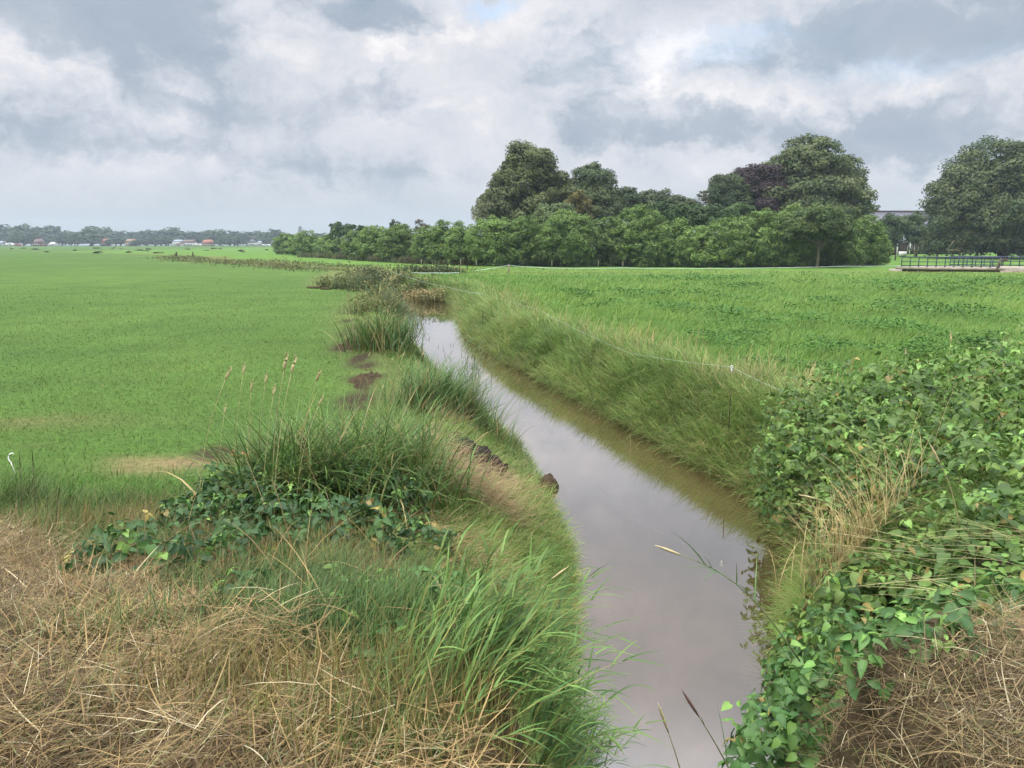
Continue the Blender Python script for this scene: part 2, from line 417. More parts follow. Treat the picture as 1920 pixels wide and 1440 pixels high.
# ------------------------------------------------------------------ left meadow: short pasture grass
def meadow_left(n):
    x, y, d = polar(n, 6.5, 95, -42, 8, 1.25)
    st = stream(x, y); dl, dr, ins, right = st
    k = (~ins) & (~right) & (dl > .9) & (y > 6.5)
    k &= (rng.uniform(0, 1, n) < np.where(y < 8.5, .6, 1)*sstep(75, 22, d))
    # bare spots
    for (px, py, rx, ry, kk, cc) in SPOTS[:15]:
        X, Y, _ = P(px, py, 0); g = np.exp(-(((x-X)/rx)**2 + ((y-Y)/ry)**2)*1.3)*kk
        k &= rng.uniform(0, 1, n) > np.clip(g, 0, .93)
    x, y, d = x[k], y[k], d[k]; st = tuple(s[k] for s in st); n = len(x); dl = st[0]
    s = (d/9)**.55
    nz = fbm(x*.25, y*.25, 31); n2 = fbm(x*.06, y*.06, 77)
    B = onground(x, y, st, -.01)
    tall = 1 + .9*sstep(2.6, 1.2, dl) + .5*sstep(10, 7.5, y)
    H = rnd(n, .035, .085)*(d/9)**.25*(1+.35*nz)*tall; Wd = rnd(n, .005, .009)*(d/9)**.75*1.2
    t = np.clip(.5 + .8*nz + .9*n2 + rng.normal(0, .2, n), 0, 1)
    ct = mix((.040,.096,.019), (.102,.172,.037), np.clip(t, 0, 1)); cb = ct*.92
    dry = (rng.uniform(0, 1, n) < .05 + .3*np.clip(nz-.1, 0, 1) + .35*sstep(4.5, 1.5, dl) + .25*sstep(10.5, 8, y))
    ct[dry] = rc(dry.sum(), (.26,.25,.09), (.36,.29,.14)); 
    return blades(B, H, Wd, rnd(n, 0, 6.283), rnd(n, .2, 1.0), rnd(n, .2, 1.0), cb, ct, 2)
V, Fs, C = meadow_left(230000)
tag(mk('pasture_grass', V, Fs, M_grass, col=C), 'short bright green pasture grass left of the stream', 'grass', kind='stuff')

# ------------------------------------------------------------------ right meadow: rough grass
def meadow_right(n):
    x, y, d = polar(n, 10, 92, -12, 42, 1.2)
    st = stream(x, y); dl, dr, ins, right = st
    k = right & (dr > 1.6)
    x, y, d = x[k], y[k], d[k]; st = tuple(s[k] for s in st); n = len(x); dr = st[1]
    s = (d/12)**.5
    nz = fbm(x*.45, y*.45, 41); n2 = fbm(x*.11, y*.11, 97)
    B = onground(x, y, st, -.02)
    H = rnd(n, .14, .31)*s**.6*(1+.55*nz+.3*n2); Wd = rnd(n, .009, .016)*s**1.7
    H *= np.where(y > 70, .6, 1)
    t = np.clip(.45 + .55*nz + .5*n2 + rng.normal(0, .2, n), 0, 1)
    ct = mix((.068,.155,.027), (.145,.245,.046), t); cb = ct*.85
    dry = rng.uniform(0, 1, n) < .02 + .35*sstep(4.0, 1.6, dr) + .4*sstep(70, 78, y)
    ct[dry] = rc(dry.sum(), (.25,.23,.09), (.38,.31,.16))
    wind = 1.4
    az = rng.normal(wind, .9, n)
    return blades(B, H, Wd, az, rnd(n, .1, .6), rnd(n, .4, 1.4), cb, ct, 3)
V, Fs, C = meadow_right(210000)
tag(mk('rough_meadow_grass', V, Fs, M_grass, col=C), 'long tousled green grass of the meadow right of the stream', 'grass', kind='stuff')

# nettle patches in the right meadow
PATCH = [(1335,576,2.2,1.0),(1313,592,1.9,.9),(1471,597,2.2,.9),(1400,585,2.5,1.0),(1826,529,4.5,1.6),(1685,535,5,1.8),(1510,540,2.4,1.2),(1283,548,3.0,1.2),(1459,546,3.2,1.3),(1620,570,3,1.2),
         (1690,568,3,1.1),(1608,630,1.6,.8),(1698,636,1.4,.7),(1826,593,2,.9),(1760,580,2.5,1),(1561,642,1.8,.8),(1510,676,1.3,.6),(1440,668,1.3,.6),(1600,672,1.3,.5),(1800,622,1.4,.7),(1840,635,1.2,.6),
         (1180,525,3.5,1.5),(1110,545,2.0,1.0),(1000,530,2.5,1.2),(1240,570,2,.9),(1880,548,3.5,1.4),(1560,600,1.8,.8),(1360,620,1.6,.8),(1900,600,1.8,.8),(1730,655,1.2,.6),(1400,533,3.5,1.2),(1560,525,4,1.4),(1280,520,4,1.2),(1090,522,3.5,1.3),(1650,600,1.8,.8)]
parts = []
for (px, py, rx, h) in [q for i_, q in enumerate(PATCH) if i_ % 5 not in (1, 3)]:
    X, Y, _ = P(px, py, .35)
    dd = math.hypot(X, Y); s = (dd/16)**.75
    n = int(330 + 200*rx/s)
    ry = rx*1.25
    sub = max(3, int(rx*3))
    h = h*.8; cx = rng.normal(X, rx*.6, sub); cy = rng.normal(Y, ry*.5, sub); j = rng.integers(0, sub, n)
    x = cx[j] + rng.normal(0, rx*.2, n); y = cy[j] + rng.normal(0, rx*.24, n)
    st = stream(x, y); kk = st[3] & (st[1] > 2.2); x, y, j = x[kk], y[kk], j[kk]; n = len(x)
    if n == 0: continue
    e = np.clip(1 - (((x-cx[j])/(rx*.5))**2 + ((y-cy[j])/(rx*.6))**2), 0, 1)
    z = ground_z(x, y) + .12 + h*.42*np.sqrt(e)*rnd(n, .55, 1.08)
    Nn = unit(np.stack([rng.normal(0, .5, n), rng.normal(-.15, .5, n), np.ones(n)], 1))
    U = unit(rng.normal(0, 1, (n, 3))*np.array([1, 1, .35]))
    col = rc(n, (.036,.10,.022), (.085,.18,.036), 1.0)
    parts.append(cards(np.stack([x, y, z], 1), Nn, U, rnd(n, .055, .10)*s, rnd(n, .03, .05)*s, col, .15))
V, Fs, C = join(parts)
tag(mk('nettle_patches', V, Fs, M_tree, col=C), 'dark green nettle patches scattered through the rough right meadow', 'nettles', kind='stuff')

# ------------------------------------------------------------------ banks
EXCL = [(*P(890,858,-.2)[:2], .62)]
def bank(n, side, d0, d1, w, hmin, hmax, dens=None):
    x, y, d = polar(n*6, d0, d1, -18, 40 if side > 0 else 12, 1.1)
    st = stream(x, y); dl, dr, ins, right = st
    e = dr if side > 0 else dl
    k = (~ins) & (right == (side > 0)) & (e < w*np.where(y < 20, 1, 1.15))
    k &= rng.uniform(0, 1, len(x)) < sstep(w*1.05, w*.55, e)
    if side < 0: k &= (y > 6.2) | (e < .55)
    for ex_, ey_, er_ in EXCL: k &= np.hypot(x-ex_, (y-ey_)*.7) > er_
    x, y, d = x[k][:n], y[k][:n], d[k][:n]; st = tuple(s[k][:n] for s in st); n = len(x)
    e = st[1] if side > 0 else st[0]
    s = (d/11)**.45
    nz = fbm(x*.8, y*.8, 51 if side > 0 else 61); n2 = fbm(x*.25, y*.25, 71)
    B = onground(x, y, st, -.02)
    H = rnd(n, hmin, hmax)*(1+.5*nz)*s**.3; Wd = rnd(n, .008, .020)*s**1.6
    t = np.clip(.5 + .5*n2 + .5*nz + rng.normal(0, .25, n), 0, 1)
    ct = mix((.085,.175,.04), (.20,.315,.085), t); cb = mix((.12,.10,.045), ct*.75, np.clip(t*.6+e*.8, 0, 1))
    dry = rng.uniform(0, 1, n) < .13 + .25*np.clip(n2, 0, 1) + (.3*sstep(w*.6, w, e))
    ct[dry] = rc(dry.sum(), (.26,.2,.09), (.42,.33,.18)); cb[dry] *= 1.2
    if side > 0: az = rng.normal(-1.3, .9, n)
    else: az = rng.normal(1.5, .9, n)
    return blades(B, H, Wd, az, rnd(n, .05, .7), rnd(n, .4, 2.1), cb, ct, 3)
V, Fs, C = bank(100000, 1, 7.5, 60, 2.6, .35, .85)
tag(mk('right_bank_grass', V, Fs, M_grass, col=C), 'tall yellowish green grass clothing the steep far bank of the stream', 'grass', kind='stuff')
def tussocks():
    out = []
    for i in range(230):
        t = rng.uniform(0, 1)**1.3; yy = 8 + 34*t; m = int(70*(1 - .5*t)) + 20
        j = np.argmin(np.abs(Rs[:,1] - yy) + 50*(Rs[:,0] < -8)); off = rng.uniform(.35, 2.6)
        X = Rs[j,0] + off; Y = Rs[j,1] + rng.uniform(-.5, .5); s = (math.hypot(X, Y)/11)**.5
        x = rng.normal(X, .12*s, m); y = rng.normal(Y, .14*s, m); st = stream(x, y); k = st[3]
        x, y = x[k], y[k]; m = len(x)
        if m < 5: continue
        v = rng.uniform(0, 1); ct = rc(m, mix((.06,.14,.035), (.12,.17,.05), np.array(v)), mix((.13,.24,.06), (.25,.30,.11), np.array(v)))
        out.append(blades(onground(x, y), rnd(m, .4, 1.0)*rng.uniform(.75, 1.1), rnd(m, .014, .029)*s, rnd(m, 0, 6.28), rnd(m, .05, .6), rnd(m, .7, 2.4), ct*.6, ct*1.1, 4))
    # pale flowering stems along the top of the bank
    n = 1500; x, y, d = polar(n*8, 9, 50, -14, 40, 1.1); st = stream(x, y); k = st[3] & (st[1] > 1.1) & (st[1] < 3.4) & (fbm(x*.5, y*.5, 411) > -.05); x, y, d = x[k][:n], y[k][:n], d[k][:n]; n = len(x)
    c = rc(n, (.30,.25,.12), (.46,.38,.21)); s = (d/11)**.5
    out.append(blades(onground(x, y), rnd(n, .55, 1.05), rnd(n, .005, .009)*s, rng.normal(1.2, .9, n), rnd(n, .02, .3), rnd(n, .1, .7), c*.8, c, 3, .15))
    return join(out)
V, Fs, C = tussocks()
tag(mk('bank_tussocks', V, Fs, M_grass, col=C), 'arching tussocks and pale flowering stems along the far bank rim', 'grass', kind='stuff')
V, Fs, C = bank(60000, -1, 4.2, 56, 2.0, .16, .42)
tag(mk('left_bank_grass', V, Fs, M_grass, col=C), 'green and tan grass sloping down the near bank into the stream', 'grass', kind='stuff')

# ------------------------------------------------------------------ foreground: cut hay
def straw(n, xr, yr, keep, z0, z1, l0, l1, c1, c2, flat=1.0, w=(.002, .0062)):
    x = rnd(n, *xr); y = rnd(n, *yr); k = keep(x, y) & (rng.uniform(0, 1, n) < .35 + sstep(-.45, .15, fbm(x*2.2, y*2.2, 83))); x, y = x[k], y[k]; n = len(x)
    st = stream(x, y)
    lump = np.clip(.4 + 1.3*fbm(x*1.9, y*1.9, 81), 0, 1.4)
    B = onground(x, y, st) ; B[:, 2] += rnd(n, 0, 1)**1.5*(z0 + z1*lump)
    flow = 3.0*fbm(x*.7, y*.7, 91)
    az = rng.normal(0, .9, n) + flow + np.where(rng.uniform(0, 1, n) < .5, 1.57, -1.57)
    lean = rng.normal(1.42, .24/flat, n); curve = rng.normal(.2, .7, n)
    t = np.clip(.42 + .8*fbm(x*1.1, y*1.1, 19) + rng.normal(0, .33, n), 0, 1)
    ct = mix(c1, c2, t)
    pale = rng.uniform(0, 1, n) < .07
    ct[pale] = rc(pale.sum(), (.46,.38,.22), (.60,.52,.33))
    gr = rng.uniform(0, 1, n) < .10 + .25*np.clip(fbm(x*.9, y*.9, 57), 0, 1)
    ct[gr] = rc(gr.sum(), (.12,.13,.05), (.24,.24,.09))
    H = rnd(n, l0, l1)
    return blades(B, H, rnd(n, *w), az, lean, curve, ct*.85, ct, 3, .35)
HAYL = np.array([PG(*p)[:2] for p in [(-900,985),(-200,985),(0,1010),(150,1060),(330,1125),(450,1195),(640,1290),(760,1385),(860,1450)]] + [(.4,1.2),(-6,1.0)])
def keepL(x, y):
    st = stream(x, y); n = fbm(x*1.2, y*1.2, 13)
    return (~st[2]) & (~st[3]) & (inpoly(x + .25*n, y + .3*n, HAYL))
V, Fs, C = straw(105000, (-5.5, .6), (1.9, 6.6), keepL, .03, .24, .05, .30, (.075,.046,.022), (.41,.285,.12))
tag(mk('mown_hay', V, Fs, M_straw, col=C), 'brown and golden cut hay strewn over the near left slope', 'hay', kind='stuff')
HAYR = np.array([(1.0,1.2)] + [PG(*p)[:2] for p in [(1385,1450),(1425,1390),(1530,1310),(1690,1250),(1820,1210),(1930,1175),(2150,1130)]] + [(3.6,1.2)])
def keepR(x, y):
    st = stream(x, y); n = fbm(x*1.6, y*1.6, 15)
    return (~st[2]) & inpoly(x + .12*n, y + .15*n, HAYR)
V, Fs, C = straw(52000, (.9, 3.6), (1.4, 4.6), keepR, .03, .17, .05, .28, (.07,.045,.022), (.37,.27,.12))
tag(mk('cut_grass_litter', V, Fs, M_straw, col=C), 'brown cut grass litter in front of the bramble thicket', 'hay', kind='stuff')

# stubble: upright cut stems at the edge of the hay
def stubble():
    out = []
    for (px, py, sp, n, h) in [(60,1000,.5,260,.32),(150,985,.5,300,.34),(260,975,.45,260,.3),(380,1010,.4,160,.34),(40,1060,.5,160,.25),(560,1060,.35,200,.34),(640,1020,.3,160,.34),(420,1290,.25,150,.24),(560,1300,.25,170,.25),(760,1300,.3,220,.28),(880,1330,.25,170,.3),(840,1400,.3,200,.3),(300,1340,.3,90,.2),(640,1390,.3,100,.22)]:
        zz = .45 if py < 1100 else .8
        X, Y, _ = PG(px, py + 15)
        x = rng.normal(X, sp, n); y = rng.normal(Y, sp*.6, n)
        st = stream(x, y); k = (~st[2]) & (st[0] > .1); x, y = x[k], y[k]; st = tuple(s[k] for s in st); m = len(x)
        c = rc(m, (.24,.17,.07), (.33,.30,.10)); 
        out.append(blades(onground(x, y, st), rnd(m, h*.5, h*1.15), rnd(m, .003, .006), rnd(m, 0, 6.28), rnd(m, 0, .35), rng.normal(0, .35, m), c*.7, c, 3, .3))
    return join(out)
V, Fs, C = stubble()
tag(mk('grass_stubble', V, Fs, M_straw, col=C), 'upright yellow brown cut stems standing at the edge of the hay', 'stubble', kind='stuff')

# soft green grass coming back between hay, brambles and meadow edge
def regrowth():
    out = []
    for (px, py, sx, sy, n, h, zz, c1, c2) in [
        (30,945,.35,.3,520,.6,.2,(.06,.11,.035),(.13,.19,.06)), (75,965,.4,.3,300,.5,.2,(.06,.10,.035),(.14,.18,.06)), (150,960,1.6,.5,1900,.22,.25,(.05,.13,.03),(.12,.22,.05)), (330,930,1.2,.6,1500,.25,.2,(.05,.14,.03),(.13,.24,.05)), (60,930,1.2,.8,1800,.25,.2,(.05,.15,.03),(.12,.25,.05)),
        (480,1170,.5,.3,420,.3,.62,(.042,.09,.026),(.115,.19,.06)), (620,1180,.5,.3,700,.36,.6,(.042,.09,.026),(.115,.195,.06)), (720,1150,.4,.3,500,.34,.5,(.042,.09,.026),(.115,.195,.06)),(800,1200,.35,.3,420,.35,.5,(.045,.1,.026),(.12,.21,.06)),
        (1010,1020,.35,.9,1500,.34,-.5,(.05,.11,.025),(.14,.19,.05)), (1030,1080,.28,.5,1500,.32,-.7,(.045,.13,.025),(.11,.22,.04)), (960,1000,.4,.8,900,.36,-.3,(.07,.10,.03),(.18,.18,.06)),
        (420,1270,.5,.25,420,.2,.8,(.10,.13,.04),(.2,.22,.07)), (180,1180,.25,.2,160,.2,.8,(.08,.13,.04),(.17,.22,.07)), (120,1330,.2,.15,110,.16,.9,(.08,.13,.04),(.17,.22,.07)), (600,1360,.25,.18,200,.22,.8,(.08,.14,.04),(.17,.23,.07)), (700,1410,.2,.15,170,.22,.8,(.08,.14,.04),(.17,.23,.07)), (780,1330,.2,.18,260,.28,.6,(.07,.14,.04),(.16,.24,.07)), (900,1060,.35,.5,500,.3,.0,(.08,.10,.035),(.2,.19,.07)), (760,1060,.5,.5,700,.35,.2,(.045,.08,.03),(.12,.14,.05)), (560,1110,.5,.4,500,.3,.4,(.045,.08,.03),(.12,.14,.05)), (860,1110,.4,.3,420,.3,.2,(.045,.09,.03),(.14,.16,.05))]:
        X, Y, _ = PG(px, py)
        x = rng.normal(X, sx*.6, n); y = rng.normal(Y, sy*.7, n)
        st = stream(x, y); k = (~st[2]) & (~st[3]); x, y = x[k], y[k]; st = tuple(s[k] for s in st); m = len(x)
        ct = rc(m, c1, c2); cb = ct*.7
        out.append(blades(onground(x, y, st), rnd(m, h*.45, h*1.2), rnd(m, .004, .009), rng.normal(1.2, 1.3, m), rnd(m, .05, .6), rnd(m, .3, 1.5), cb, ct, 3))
    return join(out)
V, Fs, C = regrowth()
tag(mk('grass_regrowth', V, Fs, M_grass, col=C), 'loose green grass sprouting between the cut hay and the bramble patch', 'grass', kind='stuff')

def understory():
    R_ = [(-60,975),(150,930),(330,930),(500,1000),(700,1000),(860,1010),(960,1080),(1040,1180),(1060,1300),(1050,1445),(840,1450),(740,1385),(620,1285),(450,1190),(330,1125),(150,1060)]
    poly = np.array([PG(*p)[:2] for p in R_]); lo, hi = poly.min(0), poly.max(0)
    n = 85000; x = rnd(n, lo[0], hi[0]); y = rnd(n, lo[1], hi[1]); nn = fbm(x*1.5, y*1.5, 203)
    k = inpoly(x + .15*nn, y + .15*nn, poly); x, y = x[k], y[k]; n = len(x)
    st = stream(x, y); k = ~st[2]; x, y = x[k], y[k]; st = tuple(s[k] for s in st); n = len(x)
    g = np.clip(.45 + 1.1*fbm(x*1.3, y*1.3, 207) + .25*sstep(-1.2, .2, x) + rng.normal(0, .22, n), 0, 1)
    isg = g > .56
    ct = np.where(isg[:, None], rc(n, (.042,.085,.024), (.125,.19,.055)), rc(n, (.08,.055,.03), (.29,.21,.11)))
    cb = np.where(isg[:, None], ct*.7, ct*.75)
    h = np.where(isg, rnd(n, .08, .32), rnd(n, .08, .30)); wd = np.where(isg, rnd(n, .004, .011), rnd(n, .002, .005))
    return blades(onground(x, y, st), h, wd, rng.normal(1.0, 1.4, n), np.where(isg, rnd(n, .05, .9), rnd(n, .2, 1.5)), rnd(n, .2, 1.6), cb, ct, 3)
V, Fs, C = understory()
tag(mk('bank_undergrowth', V, Fs, M_grass, col=C), 'tangle of brown stems and green blades between the hay and the water', 'undergrowth', kind='stuff')

# ------------------------------------------------------------------ bramble like leaf mounds
def mound(ells, dens, l0, l1, c1, c2, young=.1, side=1, tri=True, facing=.5):
    """leaves over the surface of ellipsoid mounds (cx,cy,cz,rx,ry,rz)"""
    out = []
    for (cx, cy, cz, rx, ry, rz) in ells:
        area = 2*math.pi*((rx*ry)**1.6/3 + (rx*rz)**1.6/3 + (ry*rz)**1.6/3)**(1/1.6)*1.3
        n = int(area*dens)
        d = unit(rng.normal(0, 1, (n, 3)))
        d = d[d[:, 2] > -.45]; n = len(d)
        lump = 1 + .30*fbm(d[:,0]*3.3 + cx*2, d[:,1]*3.3 + d[:,2]*2.5 + cy, 33) + .06*rng.normal(0, 1, n)
        depth = 1 - .34*rnd(n, 0, 1)**1.6
        p = np.array([cx, cy, cz]) + d*np.array([rx, ry, rz])*(lump*depth)[:, None]
        gz_ = ground_z(p[:,0], p[:,1]); k = p[:, 2] > np.maximum(gz_, -1.0) + .03
        for (ex, ey, ez, ax, ay, az_) in ells:
            if (ex, ey) == (cx, cy): continue
            k &= (((p[:,0]-ex)/ax)**2 + ((p[:,1]-ey)/ay)**2 + ((p[:,2]-ez)/az_)**2) > .55
        p, d = p[k], d[k]; n = len(p)
        if not n: continue
        m = 3 if tri else 1
        top = np.clip(d[:, 2], 0, 1)
        isyoung = rng.uniform(0, 1, n) < young*(.4 + 1.4*top)
        c = rc(n, c1, c2, 1.0, .16); c[isyoung] = rc(isyoung.sum(), (.10,.21,.05), (.16,.28,.07))
        old = rng.uniform(0, 1, n) < .03; c[old] = rc(old.sum(), (.16,.13,.05), (.26,.22,.07))
        az0 = rnd(n, 0, 6.28); sz = rnd(n, l0, l1)*np.where(isyoung, .75, 1)
        Nn = unit(d*.55 + np.array([0, -.12, .75]) + rng.normal(0, .38, (n, 3)))
        for q in range(m):
            a_ = az0 + (q-1)*1.75*(1 if tri else 0) + rng.normal(0, .2, n)
            ref = np.stack([np.sin(a_), np.cos(a_), 0*a_], 1)
            U = unit(ref - Nn*np.sum(ref*Nn, 1, keepdims=True) - np.array([0, 0, .25]))
            N2 = unit(Nn + .22*rng.normal(0, 1, (n, 3)))
            l = sz*(1.12 if q == 1 else .92); 
            out.append(leaves(p + U*(l*.18)[:, None], U, N2, l, l*rnd(n, .46, .84), c*(1 + rng.normal(0, .06, n))[:, None], rnd(n, .12, .42), .14))
    return join(out)
def stems(n, ells, col1, col2, l0, l1, r=.004):
    b = []
    e = np.array(ells); j = rng.integers(0, len(e), n)
    d = unit(rng.normal(0, 1, (n, 3))); d[:, 2] = np.abs(d[:, 2])*.7
    p = e[j, :3] + d*e[j, 3:]*.8
    c = rc(n, col1, col2)
    return blades(p, rnd(n, l0, l1), np.full(n, r*2), rnd(n, 0, 6.28), rnd(n, .2, 1.4), rnd(n, .3, 1.2), c, c, 4, .3)
THICK = [(6.6,9.2,.4,2.9,2.8,1.45),(4.75,9.7,.0,1.35,1.6,1.3),(4.1,9.6,-.35,.72,1.3,1.05),(4.5,6.5,.2,1.5,1.8,1.15),(3.62,6.9,-.25,.62,1.3,1.0),(3.0,5.4,-.05,.72,1.0,.85),(4.0,4.8,.5,1.3,1.1,.95),(2.75,6.0,-.7,.42,.9,.6),(3.3,4.2,.75,.9,.55,.42),(2.65,4.0,.55,.55,.4,.42)]
tb = empty('bramble_thicket', (4.5, 7.5, .2), 0, 'big dense bramble thicket of broad dark leaves right of the stream', 'bramble')
narrow = mound([(a_, b_, c_, d_*1.02, e_*1.02, f_*1.04) for a_, b_, c_, d_, e_, f_ in THICK], 26, .08, .13, (.05,.11,.03), (.12,.20,.055), .1, tri=False)
V, Fs, C = join([narrow, mound(THICK, 150, .05, .115, (.034,.082,.020), (.115,.185,.042), .22), stems(170, THICK, (.12,.13,.05), (.2,.16,.08), .35, .9)])
mk('foliage', V - np.array([4.5, 7.5, .2]), Fs, M_leaf, tb, C, True)
BIND = [(2.3,4.5,.1,.62,.7,.62),(2.0,4.15,.2,.45,.5,.5),(1.62,4.15,-.1,.34,.4,.45),(1.45,3.75,.25,.26,.28,.26),(2.1,3.75,.75,.4,.3,.28),(3.0,4.2,.6,.8,.55,.5),(1.95,4.75,-.5,.36,.55,.6)]
for (px_, py_) in [(1436,1330),(1462,1265),(1495,1205),(1545,1245),(1610,1235),(1690,1210),(1785,1180),(1880,1150),(1468,1405),(1490,1330),(1960,1120),(1530,1290),(1590,1270),(1660,1250),(1750,1220),(1840,1185),(1930,1150),(1480,1450),(1500,1400)]:
    X, Y, Z = PG(px_, py_); BIND.append((X, Y, Z + .02, rng.uniform(.17, .25), rng.uniform(.16, .22), rng.uniform(.13, .22)))
tb = empty('bindweed_mat', (2.0, 4.0, .3), 0, 'mat of broad pale green heart shaped leaves below the big bramble thicket', 'bindweed')
V, Fs, C = mound(BIND, 115, .075, .11, (.05,.12,.036), (.10,.19,.06), .28, tri=False)
V2, F2, C2 = mound(BIND, 60, .06, .09, (.04,.105,.032), (.075,.155,.045), .1)
V, Fs, C = join([(V, Fs, C), (V2, F2, C2)])
mk('foliage', V - np.array([2., 4., .3]), Fs, M_leaf, tb, C, True)
def sweep(n):
    """long pale stems lying over the leaves"""
    x = rnd(n, 2.5, 3.7); y = rnd(n, 3.7, 4.9)
    z = .98 + .1*(x-2.5) + rnd(n, -.1, .12)
    c = rc(n, (.26,.25,.09), (.45,.38,.19))
    return blades(np.stack([x, y, z], 1), rnd(n, .45, .95), rnd(n, .003, .007), rng.normal(-1.2, .35, n), rnd(n, 1.35, 1.65), rnd(n, .05, .6), c, c, 5, .4)
V, Fs, C = sweep(90)
mk('long_stems', V - np.array([2., 4., .3]), Fs, M_straw, tb, C)

# left bramble patch
EL = []
for (px, py, zz, rx, ry, rz) in [(450,960,.35,.55,.5,.42),(560,935,.4,.6,.5,.5),(660,935,.45,.55,.5,.5),(740,960,.35,.4,.4,.4),(520,1010,.35,.55,.4,.4),(640,1010,.35,.5,.4,.36),(420,1040,.4,.4,.3,.3),(250,1060,.42,.36,.28,.26),(790,1020,.2,.35,.35,.3),(360,985,.3,.4,.4,.3)]:
    X, Y, zz = PG(px, py + 25); EL.append((X, Y+.05, zz + rz*.2, rx*1.1, ry*1.1, rz*rng.uniform(.95,1.35)))
tb = empty('bramble_patch', (-1.9, 6.9, .25), 0, 'dark leafy bramble patch at the foot of the tall reed grass', 'bramble')
V, Fs, C = join([mound(EL, 150, .045, .1, (.018,.054,.018), (.052,.115,.034), .1), stems(140, EL, (.14,.10,.05), (.2,.17,.08), .25, .7, .003)])
mk('foliage', V - np.array([-1.9, 6.9, .25]), Fs, M_leaf, tb, C, True)
# low runner on the slope to the water
EL2 = []
for (px, py, zz, rx, ry, rz) in [(790,1130,.3,.36,.26,.2),(890,1080,.0,.34,.3,.22),(700,1120,.35,.34,.22,.18),(930,1120,-.1,.3,.25,.2),(850,1160,.2,.28,.2,.2),(560,1090,.4,.3,.2,.18),(620,1160,.4,.3,.2,.18),(480,1110,.4,.3,.2,.18),(960,1190,0,.26,.2,.18),(760,1220,.2,.24,.2,.16)]:
    X, Y, zz = PG(px, py + 15); EL2.append((X, Y, zz + .02, rx, ry, rz))
tb = empty('bramble_runner', (-.6, 5.7, .1), 0, 'low straggling bramble runner creeping over brown stalks towards the water', 'bramble')
V, Fs, C = join([mound(EL2, 75, .045, .08, (.035,.095,.032), (.08,.16,.05), .2), stems(60, EL2, (.2,.13,.06), (.3,.22,.1), .3, .7, .003)])
mk('foliage', V - np.array([-.6, 5.7, .1]), Fs, M_leaf, tb, C, True)

# ------------------------------------------------------------------ grass clumps (things)
def clump(name, label, cat, spots, n, hgt, wid, c1, c2, az=None, azs=1.6, lean=(.03, .5), curve=(.4, 1.6), dry=.06, segs=5, zoff=0, cd=((.26,.2,.09), (.42,.34,.19)), wpow=.7):
    """spots: (x, y, spread_x, spread_y, share)"""
    xs, ys = [], []
    for (X, Y, sx, sy, sh) in spots:
        m = int(n*sh); xs.append(rng.normal(X, sx, m)); ys.append(rng.normal(Y, sy, m))
    x = np.concatenate(xs); y = np.concatenate(ys); m = len(x)
    st = stream(x, y); z = np.maximum(ground_z(x, y, st), -1.02) + zoff
    k = rng.uniform(0, 1, m) < np.where(st[2], 1 if zoff else .12, 1); x, y, z = x[k], y[k], z[k]; m = len(x)
    A_ = rnd(m, 0, 6.28) if az is None else rng.normal(az, azs, m)
    ct = rc(m, c1, c2, 1.0, .14); dr_ = rng.uniform(0, 1, m) < dry; ct[dr_] = rc(dr_.sum(), *cd)
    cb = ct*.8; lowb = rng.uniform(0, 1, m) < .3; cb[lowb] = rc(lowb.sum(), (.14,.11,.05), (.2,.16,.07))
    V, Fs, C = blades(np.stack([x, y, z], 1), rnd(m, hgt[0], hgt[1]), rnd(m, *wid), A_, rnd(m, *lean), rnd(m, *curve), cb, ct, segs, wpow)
    c0 = np.array([np.mean(x), np.mean(y), np.min(z)])
    root = empty(name, c0, 0, label, cat)
    mk('leaves', V - c0, Fs, M_grass, root, C)
    return root, c0
def G(px, py, z):
    X, Y, _ = PG(px, py) if py > 560 else P(px, py, z); return X, Y
x1, y1 = G(600, 945, .25); x2, y2 = G(720, 925, .15); x3, y3 = G(545, 955, .25)
reed, rc0 = clump('reed_grass_clump', 'tall arching reed grass clump on the bank left of the muddy heap', 'grass clump',
    [(x1, y1, .42, .42, .45), (x2, y2, .36, .5, .35), (x3, y3, .25, .3, .2)], 3000, (.7, 1.55), (.015, .034), (.036,.09,.028), (.14,.24,.065), None, 1, (.03, .35), (.5, 2.3), .06, 6)
x1, y1 = G(820, 770, -.25)
clump('sedge_tuft', 'dark green sedge tuft leaning out over the water beside the trodden path', 'grass clump',
    [(x1, y1, .35, .45, .7), (x1+.5, y1+.1, .35, .4, .3)], 1700, (.6, 1.3), (.013, .026), (.05,.115,.04), (.11,.20,.065), .9, 1.3, (.05, .55), (.5, 1.5), .05, 5)
x1, y1 = G(722, 650, -.2)
clump('sedge_tuft', 'small dense green sedge tuft where the stream narrows on the near bank', 'grass clump',
    [(x1, y1, .45, .6, 1)], 900, (.7, 1.4), (.022, .04), (.045,.11,.03), (.10,.19,.055), None, 1, (.05, .5), (.4, 1.3), .08, 4)
x1, y1 = G(745, 603, -.6)
clump('overhanging_sedge', 'dark shaggy sedge hanging over the water at the bend of the stream', 'grass clump',
    [(x1, y1, .55, 1.1, 1)], 900, (.9, 1.7), (.03, .055), (.035,.07,.025), (.08,.12,.045), 1.2, 1.2, (.1, .7), (.6, 1.6), .15, 4)
